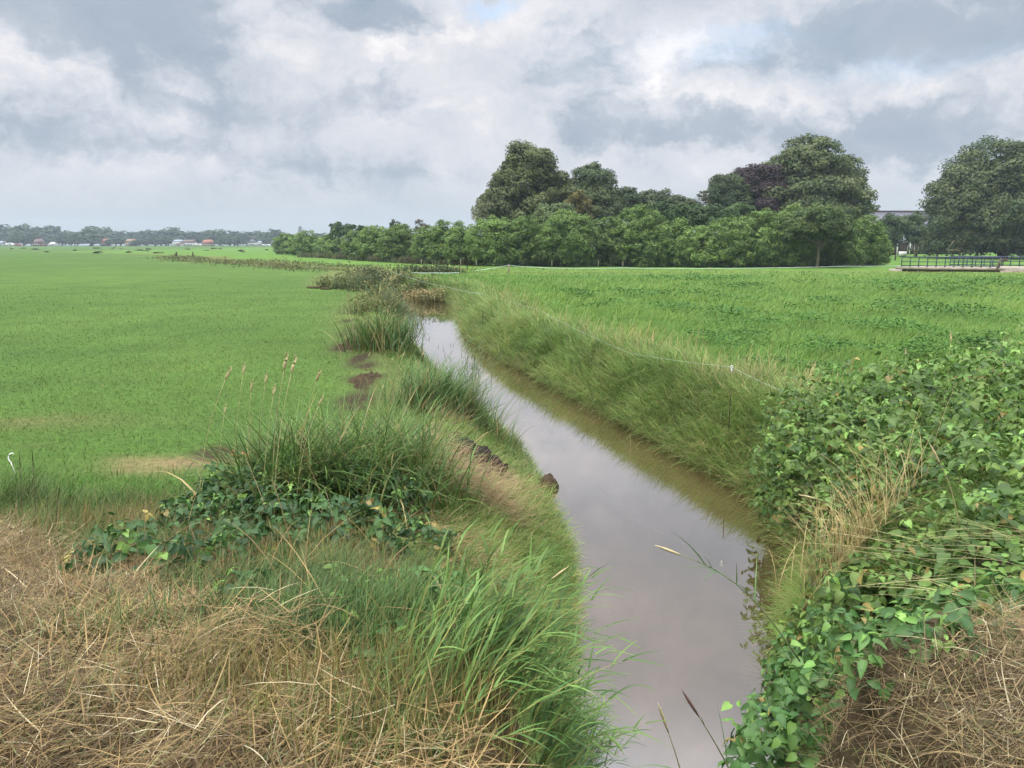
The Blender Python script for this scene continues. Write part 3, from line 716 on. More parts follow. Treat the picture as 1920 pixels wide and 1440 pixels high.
# leafy reeds leaning over the water, bottom centre
def leafreed(spots, n, name, label, hgt, az, c1, c2, lean=(.25, 1.0), nl=7, ll=(.16, .34), sprd=.35):
    parts = []; sx = []; allp = []
    for (X, Y, a_, b_, sh) in spots:
        m = int(n*sh); x = rng.normal(X, a_, m); y = rng.normal(Y, b_, m)
        z = np.maximum(ground_z(x, y), -1.0); allp.append(np.stack([x, y, z], 1))
    B = np.concatenate(allp); m = len(B)
    A_ = rng.normal(az, sprd, m); le = rnd(m, *lean); cu = rnd(m, .0, .6); H = rnd(m, *hgt)
    c = rc(m, (.15,.17,.06), (.24,.24,.09))
    parts.append(blades(B, H, rnd(m, .006, .009), A_, le, cu, c, c, 5, .3))
    D = lambda th: np.stack([np.sin(A_)*np.sin(th), np.cos(A_)*np.sin(th), np.cos(th)], 1)
    for q in range(nl):
        t = .3 + .7*q/(nl-1)
        p = B + D(le + cu*t*.5)*(H*t)[:, None]
        th = le + cu*t
        s_ = 1 if q % 2 else -1
        aa = A_ + s_*rnd(m, .25, .9); cl = rc(m, c1, c2, 1, .12)
        parts.append(blades(p, rnd(m, *ll)*(1.1-.35*t), rnd(m, .045, .085)*np.mean(ll), aa, np.clip(th + rnd(m, -.25, .35), 0, 2.2), rnd(m, .2, .9), cl*.9, cl, 4, .75))
    V, Fs, C = join(parts); c0 = B.mean(0); c0[2] = B[:, 2].min()
    root = empty(name, c0, 0, label, 'reeds'); mk('reeds', V - c0, Fs, M_grass, root, C); return root
xa, ya = G(935, 1335, .35); xb, yb = G(985, 1395, .2); xc, yc = G(870, 1300, .45)
leafreed([(xa, ya, .16, .16, .4), (xb, yb, .16, .16, .4), (xc, yc, .16, .14, .2)], 250, 'leaning_reeds', 'bright green leafy reeds leaning to the right over the water at the front', (.30, .64), 1.25, (.05,.12,.035), (.16,.27,.075), (.25, 1.1), 8, (.12, .25))
xa, ya = G(1010, 1420, -.2)
leafreed([(xa, ya, .14, .25, 1)], 130, 'water_edge_reeds', 'darker reeds drooping into the stream below the bright leaning reeds', (.22, .5), 1.5, (.04,.10,.045), (.085,.165,.07), (.4, 1.2), 7, (.12, .24))
# small reeds standing in the water edge by the sedge
xa, ya = G(872, 745, -.9)
leafreed([(xa, ya, .25, .5, 1)], 60, 'slender_reeds', 'slender reeds with dark plumes standing in the water beside the sedge tuft', (.7, 1.5), 1.2, (.05,.10,.05), (.09,.15,.07), (.0, .45), 6, (.2, .4), 1.0)
xa, ya = G(752, 655, -.9)
leafreed([(xa, ya, .25, .9, 1)], 36, 'slender_reeds', 'few slender reeds at the water edge below the small sedge tuft', (.6, 1.3), 1.2, (.06,.11,.05), (.10,.16,.07), (.0, .5), 6, (.25, .45), 1.0)
# dry grass tuft in the bramble
xa, ya, za = PD(1592, 1040, 5.9)
za0 = float(np.max(ground_z(np.array([xa]), np.array([ya]))))
clump('dry_grass_tuft', 'straw coloured dry grass tuft hanging in front of the bramble leaves by the water', 'grass clump',
    [(xa, ya, .2, .2, 1)], 330, (.35, .95), (.004, .008), (.36,.29,.14), (.55,.45,.25), -.8, 1.5, (.02, .5), (.4, 2.0), .3, 6, zoff=max(.1, za - max(za0, -1.0)))
xa, ya = G(1380, 735, .25)
clump('dry_grass_tuft', 'pale wispy dry grass tuft by the white rope insulator on the far bank', 'grass clump',
    [(xa, ya, .75, .5, 1)], 1300, (.35, .8), (.006, .012), (.20,.19,.08), (.38,.31,.18), -1.0, 1.2, (.05, .5), (.2, 1.2), .4, 4)
xa, ya = G(700, 1195, .45)
# mound of brown dead grass on the left bank
def deadgrass():
    out = []
    for (px, py, zz, n, a0) in [(870,925,-.05,1000,.9),(920,960,-.25,1000,1.2),(840,890,.0,500,1.0),(850,800,-.0,350,.3),(950,930,-.4,500,1.3),(830,1040,.25,420,1.9),(900,1100,.05,300,1.9),(820,850,.05,350,.8)]:
        X, Y = G(px, py, zz); x = rng.normal(X, .26, n); y = rng.normal(Y, .3, n)
        st = stream(x, y); k = (~st[2]) & (st[0] > .15); x, y = x[k], y[k]; m = len(x); st = tuple(s[k] for s in st)
        c = rc(m, (.24,.155,.075), (.44,.32,.17)); B = onground(x, y, st); B[:, 2] += rnd(m, 0, .22)
        out.append(blades(B, rnd(m, .2, .5), rnd(m, .004, .009), rng.normal(a0, .7, m), rnd(m, .6, 1.5), rnd(m, .2, 1.1), c*.8, c, 4, .5))
    return join(out)
V, Fs, C = deadgrass()
tag(mk('dead_grass_mat', V, Fs, M_straw, col=C), 'tan mat of dead grass combed down the bank below the black soil', 'hay', kind='stuff')
# black soil heap
def lumps(name, label, cat, items, mat, res=10):
    Vs, Qs, Ts, n = [], [], [], 0
    for (X, Y, Z, rx, ry, rz) in items:
        th = np.linspace(0, math.pi, res); ph = np.linspace(0, 2*math.pi, 2*res, endpoint=False)
        T_, P_ = np.meshgrid(th, ph, indexing='ij')
        d = np.stack([np.sin(T_)*np.cos(P_), np.sin(T_)*np.sin(P_), np.cos(T_)], -1).reshape(-1, 3)
        k = 1 + .35*fbm(d[:,0]*2.5 + X*9, d[:,1]*2.5 + d[:,2]*1.7 + Y*7, 3, 3)
        Vs.append(np.array([X, Y, Z]) + d*np.array([rx, ry, rz])*k[:, None])
        ii = np.arange(res*2*res).reshape(res, 2*res)
        Qs.append(np.stack([ii[:-1].ravel(), ii[1:].ravel(), np.roll(ii, -1, 1)[1:].ravel(), np.roll(ii, -1, 1)[:-1].ravel()], 1) + n); n += 2*res*res
    V = np.concatenate(Vs); c0 = np.array([V[:,0].mean(), V[:,1].mean(), V[:,2].min()])
    o = mk(name, V - c0, [np.concatenate(Qs)], mat, smooth=True, loc=c0); tag(o, label, cat); return o
it = []
for (px, py, zz, r_) in [(865,840,-.05,.2),(890,855,-.15,.24),(915,872,-.3,.2),(935,885,-.45,.13),(880,875,-.15,.16),(850,828,.0,.13),(905,893,-.3,.12),(868,862,-.08,.15)]:
    X, Y = G(px, py, zz); g = float(ground_z(np.array([X]), np.array([Y]))[0]); it.append((X, Y, g+.03, r_*1.15, r_*1.3, .13))
lumps('soil_heap', 'black wet soil heap on the bank above the dead grass', 'soil heap', it, M_soil, 14)
def mudpatch(label, px, py, rx, ry, hgt):
    X, Y = G(px, py, 0); n = 90; u = np.linspace(-1, 1, n); U_, V_ = np.meshgrid(u, u); x = X + U_.ravel()*rx; y = Y + V_.ravel()*ry
    rr = np.hypot(U_, V_).ravel(); nz = .6*fbm(x*5, y*4, 301, 3) + .7*fbm(x*15, y*12, 311, 3); edge = np.clip(1.0 - rr + .7*fbm(x*2.6, y*1.6, 305) + .35*fbm(x*9, y*7, 307), 0, 1)
    z = ground_z(x, y) - .05 + edge*.06 + hgt*np.clip(nz + .25, 0, 1)*np.clip(edge*2, 0, 1)
    ii = np.arange(n*n).reshape(n, n); q = np.stack([ii[:-1,:-1].ravel(), ii[:-1,1:].ravel(), ii[1:,1:].ravel(), ii[1:,:-1].ravel()], 1)
    c0 = np.array([X, Y, z.min()]); o = mk('mud_patch', np.stack([x, y, z], 1) - c0, [q], M_clod, loc=c0); tag(o, label, 'mud')
mudpatch('churned brown mud patch at the far end of the trodden path', 660, 648, .5, 1.9, .10)
mudpatch('churned dark mud patch in the middle of the trodden path', 688, 710, .38, 1.5, .11)
mudpatch('churned brown mud patch on the trodden path nearest the reed grass', 668, 765, .3, .6, .09)
it = [(*G(590, 541, 0), .03, .45, .3, .12), (*G(584, 540, 0), .03, .3, .3, .1)]
lumps('molehill', 'larger flat brown molehill beside the first weeds', 'molehill', it, M_clod)
it = [(*G(611, 543, 0), .03, .35, .25, .13)]
lumps('molehill', 'smaller dark molehill closest to the bank weeds', 'molehill', it, M_clod)

X, Y = G(1038, 915, -.92)
lumps('bank_sod', 'lump of dark sod slumped into the water edge', 'sod', [(X-.08, Y, -1.0, .16, .2, .2), (X-.1, Y+.2, -1.0, .14, .2, .16)], M_clod)

# ------------------------------------------------------------------ weeds on the bank line, far
def weed(name, label, X, Y, wx, wy, h, n, c1, c2, group=None, dry=.3):
    x = rng.normal(X, wx*.45, n); y = rng.normal(Y, wy*.45, n); z = np.maximum(ground_z(x, y), -1.0)
    c0 = np.array([X, Y, z.min()])
    ct = rc(n, c1, c2); d_ = rng.uniform(0, 1, n) < dry; ct[d_] = rc(d_.sum(), (.15,.14,.06), (.27,.25,.12))
    s = math.hypot(X, Y)/770*1.3
    P1 = blades(np.stack([x, y, z], 1), rnd(n, h*.35, h*1.1)*rnd(n, .5, 1), rnd(n, .4*s, .9*s), rnd(n, 0, 6.28), rnd(n, .05, .6), rnd(n, .2, 1.3), ct*.8, ct, 3)
    m = int(n*2.2); j = rng.integers(0, n, m); f = rnd(m, .25, .85)
    p = np.stack([x[j] + rng.normal(0, .1, m), y[j] + rng.normal(0, .1, m), z[j] + h*f*rnd(m, .6, 1)], 1)
    P2 = cards(p, unit(rng.normal(0, .6, (m, 3)) + np.array([0, -.3, .8])), rng.normal(0, 1, (m, 3)), rnd(m, 1.2*s, 2.4*s), rnd(m, .7*s, 1.3*s), ct[j])
    V, Fs, C = join([P1, P2])
    root = empty(name, c0, 0, label, 'weeds', group); mk('leaves', V - c0, Fs, M_tree, root, C); return root
W1, W2 = (.065,.10,.038), (.13,.165,.06)
for (px, py, wx, wy, h, n, lab, c1, c2, dr_) in [
    (607,540,.5,.4,1.0,90,'thin upright weed clump just right of the molehills',W1,W2,.3),
    (655,541,2.0,1.2,1.3,420,'wide brownish weed clump behind the molehills',W1,W2,.28),
    (690,545,1.6,1.2,1.5,380,'grey green weed clump right of the wide brownish one',(.05,.08,.04),(.1,.13,.06),.3),
    (725,560,1.3,1.2,1.2,360,'leafy weed clump on the near bank at the bend of the stream',W1,W2,.35),
    (700,590,1.0,1.4,1.3,380,'brown and green weed clump above the small sedge tuft',W1,(.13,.16,.055),.3),
    (740,548,1.6,1.0,1.5,420,'tall dock clump on the far bank at the stream bend',(.055,.09,.032),(.11,.15,.05),.25),
    (775,553,1.5,1.0,1.3,420,'bushy clump overhanging the far water edge of the bend',(.06,.085,.035),(.1,.12,.045),.3),
    (812,560,1.2,.9,.9,360,'low brownish clump at the right end of the stream bend',(.07,.08,.035),(.13,.13,.05),.45),
    (730,528,1.6,1.0,1.2,330,'straw coloured weed clump left of the rope at the bend',(.18,.16,.08),(.3,.25,.14),.6),
    (790,538,1.2,.8,1.1,300,'pale dry grass clump under the rope at the bend',(.2,.17,.08),(.33,.26,.15),.6),
    (695,508,2.2,1.5,2.0,380,'dark bushy weed standing on the bank before the hedge',(.045,.07,.03),(.09,.11,.045),.3),
    (785,512,2.8,1.5,1.1,360,'low dark weed clump behind the horizontal rope, its left part',(.035,.06,.025),(.07,.10,.04),.25),
    (835,512,2.6,1.5,1.0,340,'low dark weed clump behind the horizontal rope, its right part',(.04,.065,.03),(.08,.11,.045),.35)]:
    X, Y = P(px, py, -.75)[:2] if (px, py) in ((740,548),(775,553),(812,560)) else G(px, py, 0); dr_ *= .55; weed('weed_clump', lab, X, Y, wx, wy, h, n, c1, c2, None, dr_)
# weed strip along the far left bank
def strip():
    n = 5200
    t = rng.uniform(0, 1, n); A0 = np.array([(326,482),(400,489),(470,494),(560,500),(650,506)], float)
    tt = np.linspace(0, 1, len(A0)); px = np.interp(t, tt, A0[:,0]); py = np.interp(t, tt, A0[:,1])
    XY = np.array([G(a_, b_, 0) for a_, b_ in zip(px, py)])
    x = XY[:,0] + rng.normal(0, 2.2, n); y = XY[:,1] + rng.normal(1.5, 4.5, n)
    st = stream(x, y); k = ~st[2]; x, y = x[k], y[k]; n = len(x)
    z = np.maximum(ground_z(x, y), -1); nz = fbm(x*.25, y*.1, 9)
    h = rnd(n, .2, .75)*(1+1.1*nz); s = np.hypot(x, y)/770
    ct = mix(rc(n, (.06,.10,.035), (.12,.15,.05)), rc(n, (.12,.10,.05), (.2,.17,.08)), np.clip(.2+nz, 0, 1)*.7)
    m = n; jj = rng.integers(0, n, m); pp_ = np.stack([x[jj] + rng.normal(0, .3, m), y[jj] + rng.normal(0, .5, m), z[jj] + .75*h[jj]*rnd(m, .1, .9)], 1)
    leafy = cards(pp_, unit(rng.normal(0, .6, (m, 3)) + np.array([0, -.3, .8])), rng.normal(0, 1, (m, 3)), rnd(m, 1.4, 2.6)*s[jj], rnd(m, .8, 1.4)*s[jj], ct[jj])
    h = h*.7
    return join([leafy, blades(np.stack([x, y, z], 1), np.maximum(h, .15), rnd(n, .5, 1.2)*s, rnd(n, 0, 6.28), rnd(n, .1, .8), rnd(n, .2, 1.2), ct*.85, ct, 3)])
V, Fs, C = strip()
tag(mk('bank_weeds', V, Fs, M_tree, col=C), 'reddish brown weeds along the far bank of the left pasture', 'weeds', kind='stuff')
# rush tufts on the far pasture
r0 = None
spots = [(22,467),(66,468),(44,466),(140,470),(79,472),(88,473),(180,466),(213,466),(227,467),(181,475),(187,474),(242,474),(262,470),(275,471),(278,468),(295,475),(258,476),(352,468),(387,470),(400,467),(413,467),(452,471),(456,473),(500,469)]
for i, (px, py) in enumerate(spots):
    X, Y = G(px, py, 0)
    if r0 is None:
        r0 = weed('rush_tuft', 'small dark rush tuft dotted over the far left pasture', X, Y, .8, .6, .55, 60, (.06,.10,.04), (.10,.14,.055), 'rush tufts on the far pasture'); o = r0
    else:
        o = copy_tree(r0)
    o.location = (X, Y, float(ground_z(np.array([X]), np.array([Y]))[0])); o.rotation_euler = (0, 0, rng.uniform(0, 6)); s = rng.uniform(.45, 1.0)
    o.scale = (s*rng.uniform(.8, 2.2), s, s*.8)

# ------------------------------------------------------------------ single stalks with seed heads
def stalk(h, lean, curve, hl, c1, c2, name='seed_stalk'):
    root = empty(name, (0, 0, 0))
    pts = []; p = np.zeros(3); n = 7
    for i in range(n+1):
        pts.append(p.copy()); th = lean + curve*i/n; p = p + np.array([math.sin(th), 0, math.cos(th)])*h/n
    m = MB(); m.tube(pts, np.linspace(.0038, .0024, len(pts)), 5); m.build('stem', c1, root)
    d = unit(pts[-1] - pts[-2]); pts2 = [pts[-1] + d*hl*t for t in np.linspace(-.05, 1, 7)]
    for i, q in enumerate(pts2): q[0] += .12*hl*(i/6)**2; q[2] -= .10*hl*(i/6)**2
    m = MB(); m.tube(pts2, np.array([.002, .008, .011, .011, .009, .006, .001]), 6)
    for i in range(22):
        t = rng.uniform(.05, .95); b_ = pts[-1] + d*hl*t; a_ = rng.uniform(0, 6.28)
        e = b_ + d*.03 + .018*np.array([math.cos(a_), math.sin(a_), 0]); m.tube([b_, e], [.003, .0005], 3)
    m.build('seed_head', c2, root)
    return root
M_stem = plain('dry_stem', (.38,.35,.16), .7, .2, 20); M_head = plain('tan_seed_head', (.52,.44,.23), .8, .2, 60)
M_headd = plain('brown_seed_head', (.17,.10,.08), .8, .2, 60)
protos = [stalk(1.35, .05, .25, .15, M_stem, M_head), stalk(1.35, .02, .45, .12, M_stem, M_head), stalk(1.35, .1, .1, .11, M_stem, M_head)]
used = [False]*3
def place_stalk(px, py, D, basez, label, group, rz, kind, cat='grass stalk'):
    top = np.array(PD(px, py, D))
    H = max(.25, top[2] - basez)/1.5
    o = protos[kind] if not used[kind] else copy_tree(protos[kind]); used[kind] = True
    off = [.28, .38, .2][kind]*H
    o.location = (top[0] - off*math.cos(rz), D - off*math.sin(rz), basez); o.rotation_euler = (0, 0, rz); o.scale = (H, H, H)
    tag(o, label, cat, group)
gl = 'dry seed stalks above the reed grass'
for i, (px, py, k) in enumerate([(442,670,1),(455,672,2),(497,690,2),(543,655,0),(560,660,0),(607,678,1),(470,705,2),(512,712,2),(420,752,2),(613,727,1)]):
    place_stalk(px, py, 7.7 + rng.uniform(-.5, .5), .2, 'thin dry grass stalk with tan seed head rising above the reed grass clump', gl, rng.uniform(-.6, .6) if px > 450 else .2, k)
gl = 'dry seed stalks behind the bramble thicket'
for i, (px, py, k) in enumerate([(1785,615,2),(1893,627,0),(1868,640,1),(1532,676,0),(1596,682,2),(1620,680,1),(1571,692,2),(1495,742,0),(1700,648,2),(1883,672,2)]):
    place_stalk(px, py, 10.5 + rng.uniform(-.5, 1.0), .1, 'dry tan seed stalk poking up behind the top edge of the bramble thicket', gl, rng.uniform(-1, 3), k)
gl = 'dry seed stalks on the trodden bank'
for (px, py, D) in [(697,655,14.0),(716,690,13.0),(762,652,13.5),(722,715,12),(800,648,12.5)]:
    place_stalk(px, py, D, -.05, 'pale bent seed stalk on the bank between the path and the water', gl, rng.uniform(-.5, .8), 1)
gl = 'brown plumes over the water'
for (px, py) in [(805,626),(821,645),(836,658),(850,640)]:
    X, Y = G(865, 745, -.9); o = copy_tree(protos[0]); H = rng.uniform(.8, 1.05)
    top = PD(px, py, Y); H = (top[2] + .95)/1.5
    o.location = (top[0] - .1, Y + rng.uniform(-.3, .3), -.95); o.rotation_euler = (0, 0, rng.uniform(-.5, .5)); o.scale = (H*.5, H, H)
    for ch in o.children:
        if ch.name.startswith('seed_head'): ch.data = ch.data.copy(); ch.data.materials[0] = M_headd
    tag(o, 'slim brown plume rising against the bright water near the sedge', 'grass stalk', gl)
# long stalks reaching over the water on the right
def longstalk(base, tip, label, nleaf, c1, c2, sag=.12):
    base = np.array(base); tip = np.array(tip); root = empty('reed_stalk', base, 0, label, 'reed')
    L_ = tip - base; ts = np.linspace(0, 1, 10); pts = np.array([L_*t + np.array([0, 0, 1])*sag*math.sin(math.pi*t) for t in ts])
    m = MB(); m.tube(pts, np.linspace(.005, .002, 10), 5); m.build('stem', c1, root)
    m = MB(); d = unit(pts[-1]-pts[-2]); m.tube([pts[-1] + d*.16*t for t in np.linspace(-.1, 1, 6)], np.array([.002,.006,.008,.008,.005,.001])*(.4 if c2 is M_clod else 1), 6); m.build('seed_head', c2, root)
    if nleaf:
        t = np.linspace(.35, .85, nleaf); B = np.array([L_*k + np.array([0, 0, 1])*sag*math.sin(math.pi*k) for k in t])
        c = rc(nleaf, (.07,.15,.06), (.13,.22,.09)); a0 = math.atan2(L_[0], L_[1])
        V, Fs, C = blades(B, rnd(nleaf, .2, .34), np.full(nleaf, .012), rng.normal(a0, .9, nleaf), rnd(nleaf, .2, 1.4), rnd(nleaf, .3, 1.2), c, c, 4)
        mk('foliage', V, Fs, M_grass, root, C)
M_gstem = plain('green_stem', (.16,.20,.07), .6, .2, 20)
longstalk(PD(1500,1240,4.1), PD(1275,1040,4.0), 'long leafy reed stalk leaning left far over the water', 11, M_gstem, M_head)
longstalk(PD(1395,1500,3.3), PD(1308,1340,3.3), 'short straight reed stalk with brown tip at the bottom of the stream', 2, M_gstem, M_headd, .02)
longstalk(PD(1290,1500,3.4), PD(1252,1370,3.4), 'thin dry stalk at the lower frame edge left of the straight reed', 1, M_stem, M_head, .02)
longstalk(PD(980,1140,5.4), PD(1035,1085,5.4), 'single dry stalk with pale head over the green bank grass', 1, M_stem, M_head, .02)
longstalk(PD(1620,1000,5.6), PD(1530,935,5.5), 'dry stalk with drooping head left of the straw coloured tuft', 1, M_stem, M_head, .06)
longstalk(PD(1800,990,5.0), PD(1762,868,5.0), 'pale seed stalk standing out of the middle of the bramble thicket', 1, M_stem, M_head, .05)
for (px, py, tx, ty, lab) in [(45,1010,38,880,'dark bare stalk nearest the white stake'),(70,1000,62,875,'dark bare stalk right of the one nearest the white stake'),(105,990,108,940,'short dark bare stalk at the meadow edge')]:
    longstalk(PD(px,py,6.6), PD(tx,ty,6.6), lab, 0, M_bark, M_clod, .03)

# ------------------------------------------------------------------ white stake, orange handle, flower
bx_, by_, bz_ = PG(30, 892)
root = empty('fence_stake', (bx_, by_, bz_), 0, 'white plastic fence stake with pigtail hook at the meadow edge', 'fence stake')
t1 = np.array(PD(20, 866, by_)) - np.array([bx_, by_, bz_])
m = MB(); m.tube([(0, 0, 0), t1*.5, t1], .006, 8); m.build('shaft', M_white, root)
hk = [t1 + np.array([-.032*math.sin(a_), .008*a_, .034 - .034*math.cos(a_) + .012*a_]) for a_ in np.linspace(0, 4.4, 14)]
m = MB(); m.tube(hk, .0085, 8); m.build('pigtail_hook', M_white, root)
bx_, by_, bz_ = PG(49, 934)
root = empty('fence_stake', (bx_, by_, bz_), 0, 'short white stake tip hidden among dark stalks', 'fence stake')
t1 = np.array(PD(46, 922, by_)) - np.array([bx_, by_, bz_])
m = MB(); m.tube([(0, 0, 0), t1], .006, 8); m.build('shaft', M_white, root)
m = MB(); m.tube([t1, t1 + np.array([-.008, 0, .03])], [.009, .005], 8); m.build('tip', M_white, root)
o0 = np.array(PD(470, 853, 9.3))
root = empty('fence_grip', o0, R(8), 'bright orange fence gate handle lying on the grass edge', 'fence grip'); root.scale = (1.35, 1.35, 1.35)
m = MB(); m.tube([(-.10,0,0),(-.08,0,0),(-.03,0,.004),(.03,0,.004),(.07,0,0)], [.016,.024,.03,.028,.022], 12); m.build('grip', M_orange, root, True)
m = MB(); m.tube([(.068,0,0),(.074,0,0),(.08,0,0)], [.022,.042,.04], 14); m.build('flange', M_orange, root, True)
m = MB(); m.tube([(-.098,0,0),(-.104,0,0)], [.034,.03], 14); m.build('flange', M_orange, root, True)
m = MB(); m.tube([(-.104,0,0),(-.15,0,0),(-.175,0,.02),(-.165,0,.045),(-.14,0,.045)], .006, 6); m.build('hook', M_orange, root)
m = MB(); m.tube([(.08,0,0),(.1,0,.03),(.105,0,.055)], [.008,.014,.004], 6); m.build('tail', M_orange, root)
yl = plain('yellow_petals', (.75,.55,.03), .6, .1, 30)
f0 = np.array(PD(353, 1104, 5.35))
root = empty('yellow_flower', f0, 0, 'tiny yellow flower below the bramble patch', 'flower')
m = MB()
for i in range(10):
    a_ = i*.628; m.add([(0,0,.01),(.012*math.cos(a_-.3),.012*math.sin(a_-.3),.014),(.02*math.cos(a_),.02*math.sin(a_),.012),(.012*math.cos(a_+.3),.012*math.sin(a_+.3),.014)], [(0,1,2,3)])
m.build('petals', yl, root)
m = MB(); m.tube([(0,0,.01),(.01,.01,-.08),(.02,.03,-.2)], .0025, 5); m.build('stem', M_gstem, root)
# ------------------------------------------------------------------ trees
def crown_mesh(ells, n, l, w, c1, c2, nb=None, rb=None, up=.35, spray=(0, 0, 0), fill=.12, tone=.16, low=-.55, rough=.28):
    """ells: (cx,cy,cz,rx,ry,rz) in metres; leaves gathered in boughs over the crown surface"""
    E = np.array(ells, float)
    ar = (E[:,3]*E[:,5] + E[:,3]*E[:,4] + E[:,4]*E[:,5]); pr = ar/ar.sum()
    R0 = float(np.mean(E[:,3:])) if rb is None else rb
    rb = R0*.34 if rb is None else rb
    nb = int(ar.sum()*2.2/(rb*rb)) if nb is None else nb
    j = rng.choice(len(E), nb*3, p=pr)
    d = unit(rng.normal(0, 1, (nb*3, 3)))
    k = d[:,2] > low; j, d = j[k], d[k]
    rad = 1 - rough*rng.uniform(0, 1, len(j))**1.3 + .06*rng.normal(0, 1, len(j))
    bc = E[j,:3] + d*E[j,3:]*rad[:, None]
    ok = np.ones(len(bc), bool)
    for i, e in enumerate(E):
        q = (((bc - e[:3])/e[3:])**2).sum(1); ok &= (q > .5) | (j == i)
    bc, d = bc[ok][:nb], d[ok][:nb]; nb = len(bc)
    rbs = rb*rng.uniform(.6, 1.35, nb); bt = rng.uniform(0, 1, nb)
    bj = rng.choice(nb, n, p=rbs**2/(rbs**2).sum())
    dd = unit(rng.normal(0, 1, (n, 3)) + .75*d[bj] + np.array([0, 0, up]))
    p = bc[bj] + dd*(rbs[bj]*rng.uniform(.5, 1.08, n))[:, None]*np.array([1, 1, .72])
    Nn = unit(dd*.8 + np.array([0, 0, .35]) + rng.normal(0, .33, (n, 3)))
    U = rng.normal(0, 1, (n, 3)) + np.array(spray)
    t = np.clip(bt[bj] + rng.normal(0, tone, n), 0, 1)
    col = mix(c1, c2, t)*(1 + rng.normal(0, .06, n))[:, None]
    A_ = cards(p, Nn, U, rnd(n, .7, 1.3)*l, rnd(n, .7, 1.3)*w, col)
    m = int(n*fill)
    if m:
        j = rng.choice(len(E), m, p=pr); dd = unit(rng.normal(0, 1, (m, 3)))
        p = E[j,:3] + dd*E[j,3:]*(rng.uniform(.2, .8, m))[:, None]
        B_ = cards(p, unit(rng.normal(0, 1, (m, 3)) + .4*dd), rng.normal(0, 1, (m, 3)), rnd(m, 1.8, 3)*l, rnd(m, 1.8, 3)*w, mix(c1, c2, rnd(m, 0, .5)))
        A_ = join([A_, B_])
    return A_, bc
def trunk_mb(h, r, bc, nl=9, lean=0.0):
    m = MB()
    m.tube([(0,0,-.1),(0.02*h+lean*.2,0,h*.35),(lean*.6,.01*h,h*.7),(lean,0,h)], [r*1.25, r, r*.8, r*.45], 8)
    if len(bc):
        js = rng.choice(len(bc), min(nl, len(bc)), replace=False)
        for j in js:
            z0 = h*rng.uniform(.45, .95); s = np.array([lean*z0/h, 0, z0]); e = bc[j]
            md = (s + e)/2 + np.array([0, 0, -.06*np.linalg.norm(e-s)])
            m.tube([s, md, e], [r*.42, r*.26, r*.08], 6)
    return m
def tree(name, label, cat, cx, D, bpy_, ells, n, l, w, c1, c2, trunk_h=None, trunk_r=.3, bark=None, group=None, **kw):
    """ells given as photo px (x, y, rx, ry); turned into metres at distance D"""
    s = D*.99/F
    bx, _, bz = PD(cx, bpy_, D); bz = max(float(ground_z(np.array([bx]), np.array([D]))[0]), -.3)
    E = []
    for e in ells:
        X, _, Z = PD(e[0], e[1], D); rx, rz = e[2]*s, e[3]*s
        dy = e[4]*s if len(e) > 4 else rng.normal(0, .12)*rx
        E.append((X-bx, dy, Z-bz, rx, max(rx*.85, .5*rz), rz))
    root = empty(name, (bx, D, bz), 0, label, cat, group)
    (V, Fs, C), bc = crown_mesh(E, int(n*1.55), l*.8, w*.82, c1, c2, **kw)
    k = V[:, 2].reshape(-1, 4).min(1) > .0
    Fs = [f[k[f[:, 0]//4]] for f in Fs]
    mk('crown', V, Fs, M_tree, root, C)
    th = trunk_h or max(e[2] for e in E)*.9
    trunk_mb(th, trunk_r, bc).build('trunk', bark or M_bark, root, True)
    return root
GR1, GR2 = (.07,.10,.042), (.13,.16,.072)
tree('tall_tree', 'tallest grey green tree towering above the middle of the hedge', 'tree', 985, 120, 490,
     [(993,312,36,36),(975,345,42,45),(1025,360,38,38),(958,375,40,40),(985,390,70,45),(1050,385,34,40),(935,400,30,25)], 26000, .52, .3, GR1, GR2, None, .5, rb=1.5)
tree('birch_tree', 'thin wispy birch with pale hanging twigs at the left side of the tallest tree', 'tree', 915, 117, 490,
     [(925,365,10,14),(915,385,14,18),(908,402,14,10),(898,412,10,8),(930,380,12,16)], 1500, .42, .2, (.10,.13,.07), (.17,.19,.11), None, .14, M_palebark, rb=.7, spray=(0,0,-1.5), fill=0)
tree('dark_tree', 'dark green domed tree right of the tallest tree', 'tree', 1113, 126, 490,
     [(1113,342,32,30),(1090,365,30,28),(1130,365,34,30),(1105,390,50,35),(1150,395,30,25)], 14000, .5, .3, (.05,.085,.04), (.11,.145,.065), None, .4, rb=1.3)
tree('small_tree', 'small pointed dark tree between the dark domed tree and the pale round tree', 'tree', 1180, 124, 490,
     [(1182,368,16,15),(1170,385,22,22),(1195,390,18,20)], 5000, .45, .27, (.035,.065,.035), (.07,.10,.05), None, .22, rb=.9)
tree('weeping_birch', 'olive brown drooping birch in front of the dark domed tree', 'tree', 1083, 114, 490,
     [(1083,380,17,20),(1078,400,22,22),(1095,402,16,18)], 5200, .42, .2, (.10,.105,.035), (.15,.14,.05), None, .15, M_palebark, rb=.8, spray=(0,0,-2))
tree('round_tree', 'pale round tree behind the middle of the hedge', 'tree', 1233, 130, 490,
     [(1235,378,26,19),(1215,392,24,22),(1255,392,22,20)], 6000, .48, .28, (.06,.095,.05), (.11,.14,.08), None, .25, rb=1.0)
tree('small_tree', 'small twiggy tree left of the bare conifer', 'tree', 1277, 128, 490,
     [(1277,382,15,16),(1265,398,24,20),(1290,400,20,20)], 4200, .45, .27, (.05,.08,.04), (.10,.125,.07), None, .2, rb=.9)
tree('broad_bush', 'dull green broad bush below the bare conifer and pale round tree', 'bush', 1265, 112, 495,
     [(1235,408,30,22),(1280,412,36,26),(1325,415,34,24)], 8500, .42, .26, (.035,.075,.03), (.075,.12,.045), 3, .2, rb=1.0)
